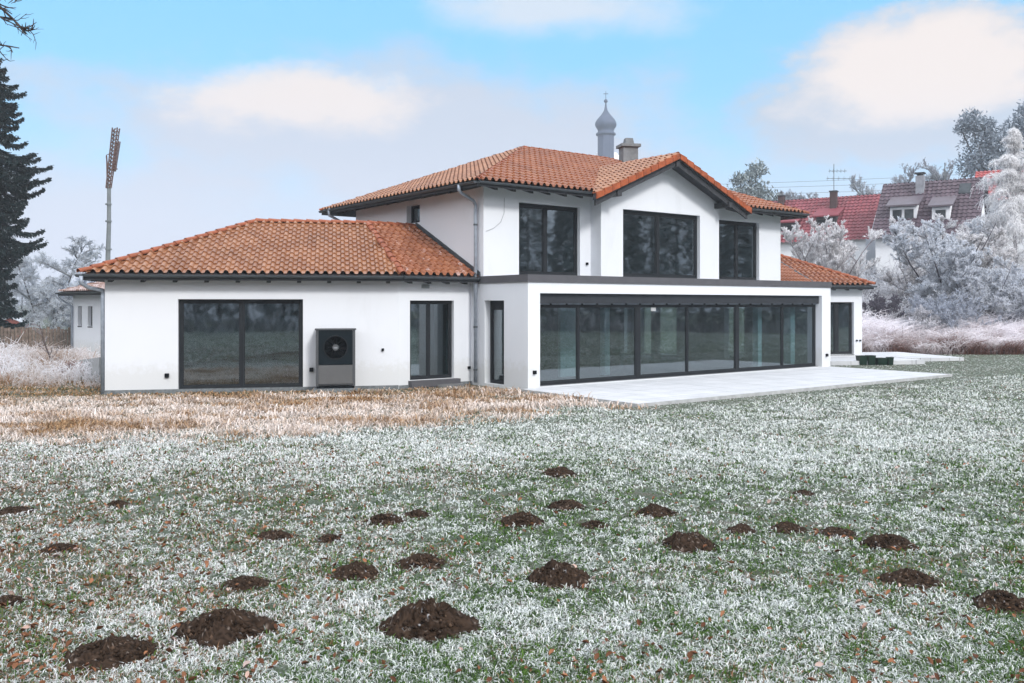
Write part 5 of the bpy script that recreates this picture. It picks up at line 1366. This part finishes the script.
# ------------------------------------------------------------------ grass
def inside_keepout(x, y):
    """true where no grass grows: house, patios, molehills"""
    s = (x - FM.o.x) * FM.u.x + (y - FM.o.y) * FM.u.y; t = (x - FM.o.x) * FM.v.x + (y - FM.o.y) * FM.v.y
    k = (s > -.30) & (s < 14.15) & (t > -4.50) & (t < 12)
    k |= (s > -3) & (s < .4) & (t > MT + .5)
    s2 = (x - FL.o.x) * FL.u.x + (y - FL.o.y) * FL.u.y; n2 = (x - FL.o.x) * FL.v.x + (y - FL.o.y) * FL.v.y
    k |= (s2 > LX0 - .05) & (s2 < .3) & (n2 > .30) & (n2 < 7.5)
    s3 = (x - FW.o.x) * FW.u.x + (y - FW.o.y) * FW.u.y; n3 = (x - FW.o.x) * FW.v.x + (y - FW.o.y) * FW.v.y
    k |= (s3 > -2.7) & (s3 < 3.8) & (n3 > -2.45) & (n3 < 8); k |= (s3 > 2.3) & (s3 < 6.35) & (n3 > -.95) & (n3 < 3.65)
    for mx, my, mr_ in mole_xy: k |= ((x - mx) ** 2 + ((y - my) / .85) ** 2) < (mr_ * .86) ** 2
    return k

def blades(name, label, x, y, ln, wd, lean, cb, ct, seed, cat='grass'):
    rng = np.random.default_rng(seed); n = len(x); z = terrain(x, y)
    th = rng.uniform(0, 6.283, n); dh = np.stack([np.cos(th), np.sin(th), np.zeros(n)], 1)
    yaw = rng.normal(0, .6, n); side = np.stack([np.cos(yaw), np.sin(yaw), np.zeros(n)], 1)      # broad side roughly across the lawn's length
    side = np.where(rng.random((n, 1)) < .5, side, np.stack([-np.sin(th), np.cos(th), np.zeros(n)], 1))
    p = np.stack([x, y, z - .004], 1); upv = np.array([0, 0, 1.0])
    m = p + (upv * (1 - lean[:, None] * .35) + dh * lean[:, None] * .45) * (ln * .55)[:, None]
    e_ = m + (upv * (.9 - lean[:, None] * 1.05) + dh * (.3 + lean[:, None] * .9)) * (ln * .45)[:, None]
    w = wd[:, None] * .5
    V = np.stack([p - side * w, p + side * w, m - side * w * .85, m + side * w * .85, e_], 1).reshape(-1, 3)
    cm = cb * .30 + ct * .70
    C_ = np.stack([cb, cb, cm, cm, ct], 1).reshape(-1, 3)
    b = (np.arange(n) * 5)[:, None]
    T = np.concatenate([np.concatenate([b, b + 1, b + 3], 1), np.concatenate([b, b + 3, b + 2], 1), np.concatenate([b + 2, b + 3, b + 4], 1)])
    return tag(np_mesh(name, V, T, M['blade'], None, C_), label, cat, kind='stuff')

def dry_amount(x, y):
    """1 in the unmown straw strip along the house, 0 on the mown lawn"""
    s2 = (x - FL.o.x) * FL.u.x + (y - FL.o.y) * FL.u.y
    px = CX + x / y * F_PX; yy = HY + (CAM_H - GZ) * F_PX / y
    lim = np.interp(px, [-200, 0, 300, 420, 520, 600, 660], [440, 438, 433, 424, 413, 404, 398]) + 14 * (fbm(x * .8, y * .8, 61) - .5)
    return np.clip((lim - yy) / 15 + .5, 0, 1) * (px < 665)

rng = np.random.default_rng(99)
def sample(n, y0, y1, x0=-130, x1=1154):
    py = rng.uniform(y0, y1, n); px = rng.uniform(x0, x1, n)
    d = (CAM_H - GZ) * F_PX / (py - HY); x = (px - CX) / F_PX * d
    k = ~inside_keepout(x, d); return x[k], d[k]

def lawn_cols(x, y, rng, far=0.0, tuft=0.0):
    n = len(x); pat = fbm(x * .75, y * .75, 71); left = np.clip((-x - .5) / (.35 * y + 1), -.2, 1)
    fr = .50 + .6 * (pat - .5) + far * .30 + tuft + rng.normal(0, .22, n)
    green = mixcol((.014, .042, .008), (.105, .200, .036), rng.random(n) ** 1.2); brown = mixcol((.10, .05, .025), (.32, .19, .11), rng.random(n))
    isb = rng.random(n) < np.clip(.12 + .45 * left + .8 * (fbm(x * 1.3, y * 1.3, 91) - .5), 0, .7)
    base = np.where(isb[:, None], brown, green)
    white = mixcol((.84, .88, .91), (.97, .975, .985), rng.random(n))
    tipf = np.clip((fr - .36) * 4.5, 0, 1)[:, None]; basef = np.clip((fr - .70) * 1.6, 0, .5)[:, None]
    return base * (1 - basef) + white * basef, base * (1 - tipf) + white * tipf

# near lawn: loose tufts of lying, frosted blades with dark gaps between them
def near_lawn():
    x, y = sample(36000, 440, 742); k = dry_amount(x, y) < .5; x, y = x[k], y[k]; m = len(x)
    pat2 = fbm(x * 2.6, y * 2.6, 81); per = 8
    tr = rng.normal(-.09, .30, m) + .55 * (pat2 - .5) + .7 * (fbm(x * 6, y * 6, 85) - .5)                      # how frosted each tuft is
    rep_ = np.repeat(np.arange(m), per); n = len(rep_)
    r = (.022 + .0045 * y[rep_]) * np.sqrt(rng.random(n)); a = rng.uniform(0, 6.283, n)
    bx, by = x[rep_] + r * np.cos(a), y[rep_] + r * np.sin(a)
    cb, ct = lawn_cols(bx, by, rng, np.clip((by - 6.5) / 7, 0, 1) * .62, tr[rep_])
    ln = (.034 + .046 * rng.random(m))[rep_] * rng.uniform(.5, 1.4, n); ln = ln * (1 + .03 * np.clip(by - 8, 0, 8)); wd = np.maximum(.0066, .00125 * by) * rng.uniform(.6, 1.3, n)
    blades('lawn_grass', 'frosted green lawn grass in the foreground', bx, by, ln, wd, np.clip(rng.normal(1.1, .38, n), .05, 1.6), cb, ct, 1)
near_lawn()
# far lawn
x, y = sample(205000, 352, 490)
keep_ = rng.random(len(x)) < np.clip((y - 11.2) / 3.2, 0, 1); x, y = x[keep_], y[keep_]
k = (rng.random(len(x)) > dry_amount(x, y)) & (y < 47); x, y = x[k], y[k]; n = len(x)
cb, ct = lawn_cols(x, y, rng, np.clip((y - 6.5) / 9, 0, 1), .9 * (fbm(x * 1.9, y * 1.9, 83) - .5))
tp = (x - FM.o.x) * FM.v.x + (y - FM.o.y) * FM.v.y; sp_ = (x - FM.o.x) * FM.u.x + (y - FM.o.y) * FM.u.y
ln = (.035 + .06 * fbm(x * 1.5, y * 1.5, 102)) * rng.uniform(.6, 1.3, n) * np.where((tp > -5.4) & (sp_ > -.9), .42, 1.0); wd = .00125 * y * rng.uniform(.7, 1.3, n)
blades('far_lawn_grass', 'paler frosted lawn grass farther off, up to the patio and the brambles', x, y, ln, wd, np.clip(rng.normal(.75, .28, n), .05, 1.2), cb, ct, 2)
# the rest of the meadow, beside and behind the viewpoint (mirrored in the glass)
def meadow():
    rng = np.random.default_rng(321); n = 150000
    x = rng.uniform(-45, 56, n); y = rng.uniform(-34, 46, n)
    px = CX + x / np.maximum(y, .01) * F_PX
    k = ((y < 4.8) | (px > 1154) | (px < -130)) & ~inside_keepout(x, y) & ~((x > 20) & (y > 41.5)) & ~((x < -8) & (y > 22)); x, y = x[k], y[k]; m = len(x)
    cb, ct = lawn_cols(x, y, rng, .8, .9 * (fbm(x * 1.2, y * 1.2, 83) - .5))
    blades('meadow_grass', 'frosted meadow grass beyond the edges of the lawn', x, y, rng.uniform(.06, .16, m), rng.uniform(.05, .11, m), np.clip(rng.normal(.9, .3, m), .1, 1.2), cb, ct, 4)
meadow()
# straw strip
x, y = sample(75000, 380, 446, -130, 670)
k = rng.random(len(x)) < dry_amount(x, y) * 1.05; x, y = x[k], y[k]; n = len(x)
s2 = (x - FL.o.x) * FL.u.x + (y - FL.o.y) * FL.u.y; n2 = (x - FL.o.x) * FL.v.x + (y - FL.o.y) * FL.v.y
nearwall = np.clip((n2 + 1.6) / 1.9, 0, 1)
fr = np.clip(.64 + 2.1 * (fbm(x * .6, y * 1.6, 111) - .5) + 1.2 * (fbm(x * 2.2, y * 4, 112) - .5) - .60 * nearwall + rng.normal(0, .16, n), 0, 1)
straw = mixcol((.24, .12, .052), (.46, .305, .17), rng.random(n)); moss = mixcol((.10, .085, .03), (.16, .12, .05), rng.random(n))
straw = np.where((rng.random(n) < .3 * nearwall)[:, None], moss, straw); wh = mixcol((.70, .60, .53), (.86, .81, .80), rng.random(n))
f1_, f0_ = np.clip(fr * 1.1, 0, 1)[:, None], np.clip(fr - .3, 0, 1)[:, None]
ln = (.08 + .42 * np.clip(fbm(x * 1.4, y * 1.8, 113) - .25, 0, 1)) * rng.uniform(.5, 1.4, n) * (1 - .45 * nearwall)
blades('straw_grass', 'unmown straw coloured grass with frost along the house wall', x, y, ln, .0013 * y * rng.uniform(.7, 1.3, n), np.clip(rng.normal(.95, .3, n), .1, 1.35), straw * (1 - f0_) + wh * f0_, straw * (1 - f1_) + wh * f1_, 3)

# fallen leaves
def leaves():
    rng = np.random.default_rng(7)
    n = 9000; py = rng.uniform(448, 742, n); px = rng.uniform(-130, 1154, n); d = (CAM_H - GZ) * F_PX / (py - HY); x = (px - CX) / F_PX * d
    pr = .16 + .75 * np.clip((460 - px) / 620, 0, 1) + 1.2 * (fbm(x * 1.4, d * 1.4, 121) - .52)
    k = (rng.random(n) < pr * .95) & ~inside_keepout(x, d) & (dry_amount(x, d) < .3); x, d = x[k], d[k]; n = len(x)
    a = rng.uniform(0, 6.283, n); L_ = rng.uniform(.014, .034, n); Wd = L_ * rng.uniform(.5, .8, n)
    u = np.stack([np.cos(a), np.sin(a), rng.normal(0, .6, n)], 1); u = norm(u); vv = norm(np.cross(np.array([0, 0, 1.0]) + rng.normal(0, .35, (n, 3)), u)); nn = np.cross(u, vv)
    c0 = np.stack([x, d, terrain(x, d) + rng.uniform(.016, .055, n)], 1)
    prof = [(-1, 0, .2), (-.45, .75, .55), (.3, .8, .75), (1.0, 0, .35), (.3, -.85, .45), (-.45, -.7, .65)]
    V = np.stack([c0 + u * (L_ * q[0])[:, None] + vv * (Wd * q[1])[:, None] + nn * (L_ * q[2])[:, None] for q in prof] + [c0 + nn * (L_ * .0)[:, None]], 1).reshape(-1, 3)
    cc_ = mixcol((.085, .036, .02), (.30, .14, .075), rng.random(n) ** 1.3); fz = (rng.random(n) < .14)[:, None] * rng.uniform(.15, .5, (n, 1)); cc_ = cc_ * (1 - fz) + np.array([.72, .62, .60]) * fz
    b = (np.arange(n) * 7)[:, None]
    T = np.concatenate([np.concatenate([b + 6, b + i, b + (i + 1) % 6], 1) for i in range(6)])
    tag(np_mesh('fallen_leaves', V, T, M['leaf'], None, np.repeat(cc_, 7, 0)), 'brown fallen leaves scattered over the frosted lawn', 'leaves', kind='stuff')
leaves()

# ------------------------------------------------------------------ the wood across the meadow (seen mirrored in the windows)
def woodland():
    rng = np.random.default_rng(17); parts = []
    spots = [(x_, -38 + rng.uniform(-8, 6)) for x_ in np.linspace(-60, 50, 34)] + [(60 + rng.uniform(-5, 8), y_) for y_ in np.linspace(-40, 46, 30)] + [(-58 + rng.uniform(-4, 2), y_) for y_ in np.linspace(-36, 78, 26)]
    for x_, y_ in spots:
        H = rng.uniform(13, 22); R_ = H * rng.uniform(.15, .22); z0 = float(terrain(x_, y_)); n = 4200
        f = rng.random(n) ** .8; a = rng.uniform(0, 6.283, n); r = R_ * (1 - f) ** .8 * (.35 + .65 * rng.random(n)) * (1 + .2 * np.sin(f * 60))
        p = np.stack([x_ + r * np.cos(a), y_ + r * np.sin(a), z0 + .3 + f * H], 1)
        d = norm(np.stack([np.cos(a), np.sin(a), np.full(n, -.45)], 1) + rng.normal(0, .3, (n, 3)))
        c_ = mixcol((.040, .052, .052), (.26, .29, .30), rng.random(n) ** 1.3); lg = rng.uniform(.25, .65, n)
        parts.append(ribbons(p, p + d * lg[:, None], lg * .22, lg * .05, c_, c_ * 1.6, rng))
        parts.append(prisms(np.array([[x_, y_, z0 - .3]]), np.array([[x_, y_, z0 + H]]), np.array([.22]), np.array([.03]), 6, np.array([[.05, .04, .04]]), np.array([[.05, .04, .04]])))
    n = 9000; s = rng.random(n) * 2; on = s < 1
    x_ = np.where(on, -60 + 115 * s, 54 + rng.uniform(-2, 2, n)); y_ = np.where(on, -31 + rng.uniform(-2, 2, n), -36 + 84 * (s - 1))
    p = np.stack([x_, y_, terrain(x_, y_)], 1); d = norm(rng.normal(0, .5, (n, 3)) + np.array([0, 0, 1.0])); lg = rng.uniform(.4, 1.6, n) * (.4 + fbm(x_ * .2, y_ * .2, 3))
    c_ = mixcol((.10, .09, .09), (.55, .55, .58), rng.random(n)); parts.append(ribbons(p, p + d * lg[:, None], lg * .08, lg * .03, c_, c_, rng))
    v, f, c_ = join(parts); tag(np_mesh('woodland', v, f, M['needle'], None, c_), 'dark wood across the meadow, mirrored in the windows', 'wood', kind='stuff')
woodland()

# ------------------------------------------------------------------ winter air
HAZE = .0008
mb = MB(); mb.hexa([Vector((-149, -79, -3)), Vector((239, -79, -3)), Vector((239, 319, -3)), Vector((-149, 319, -3)),
                    Vector((-149, -79, 73)), Vector((239, -79, 73)), Vector((239, 319, 73)), Vector((-149, 319, 73))])
hm = bpy.data.materials.new('winter_air'); hm.use_nodes = True; nt = hm.node_tree; nt.nodes.clear()
out = nt.nodes.new('ShaderNodeOutputMaterial'); pv = nt.nodes.new('ShaderNodeVolumePrincipled')
pv.inputs['Color'].default_value = (.86, .91, .98, 1); pv.inputs['Density'].default_value = HAZE; pv.inputs['Anisotropy'].default_value = .1
nt.links.new(pv.outputs[0], out.inputs['Volume'])
hz = mb.build('haze', hm); tag(hz, 'pale winter mist over the whole place', None, kind='stuff')
try: hm.cycles.homogeneous_volume = True
except Exception: pass
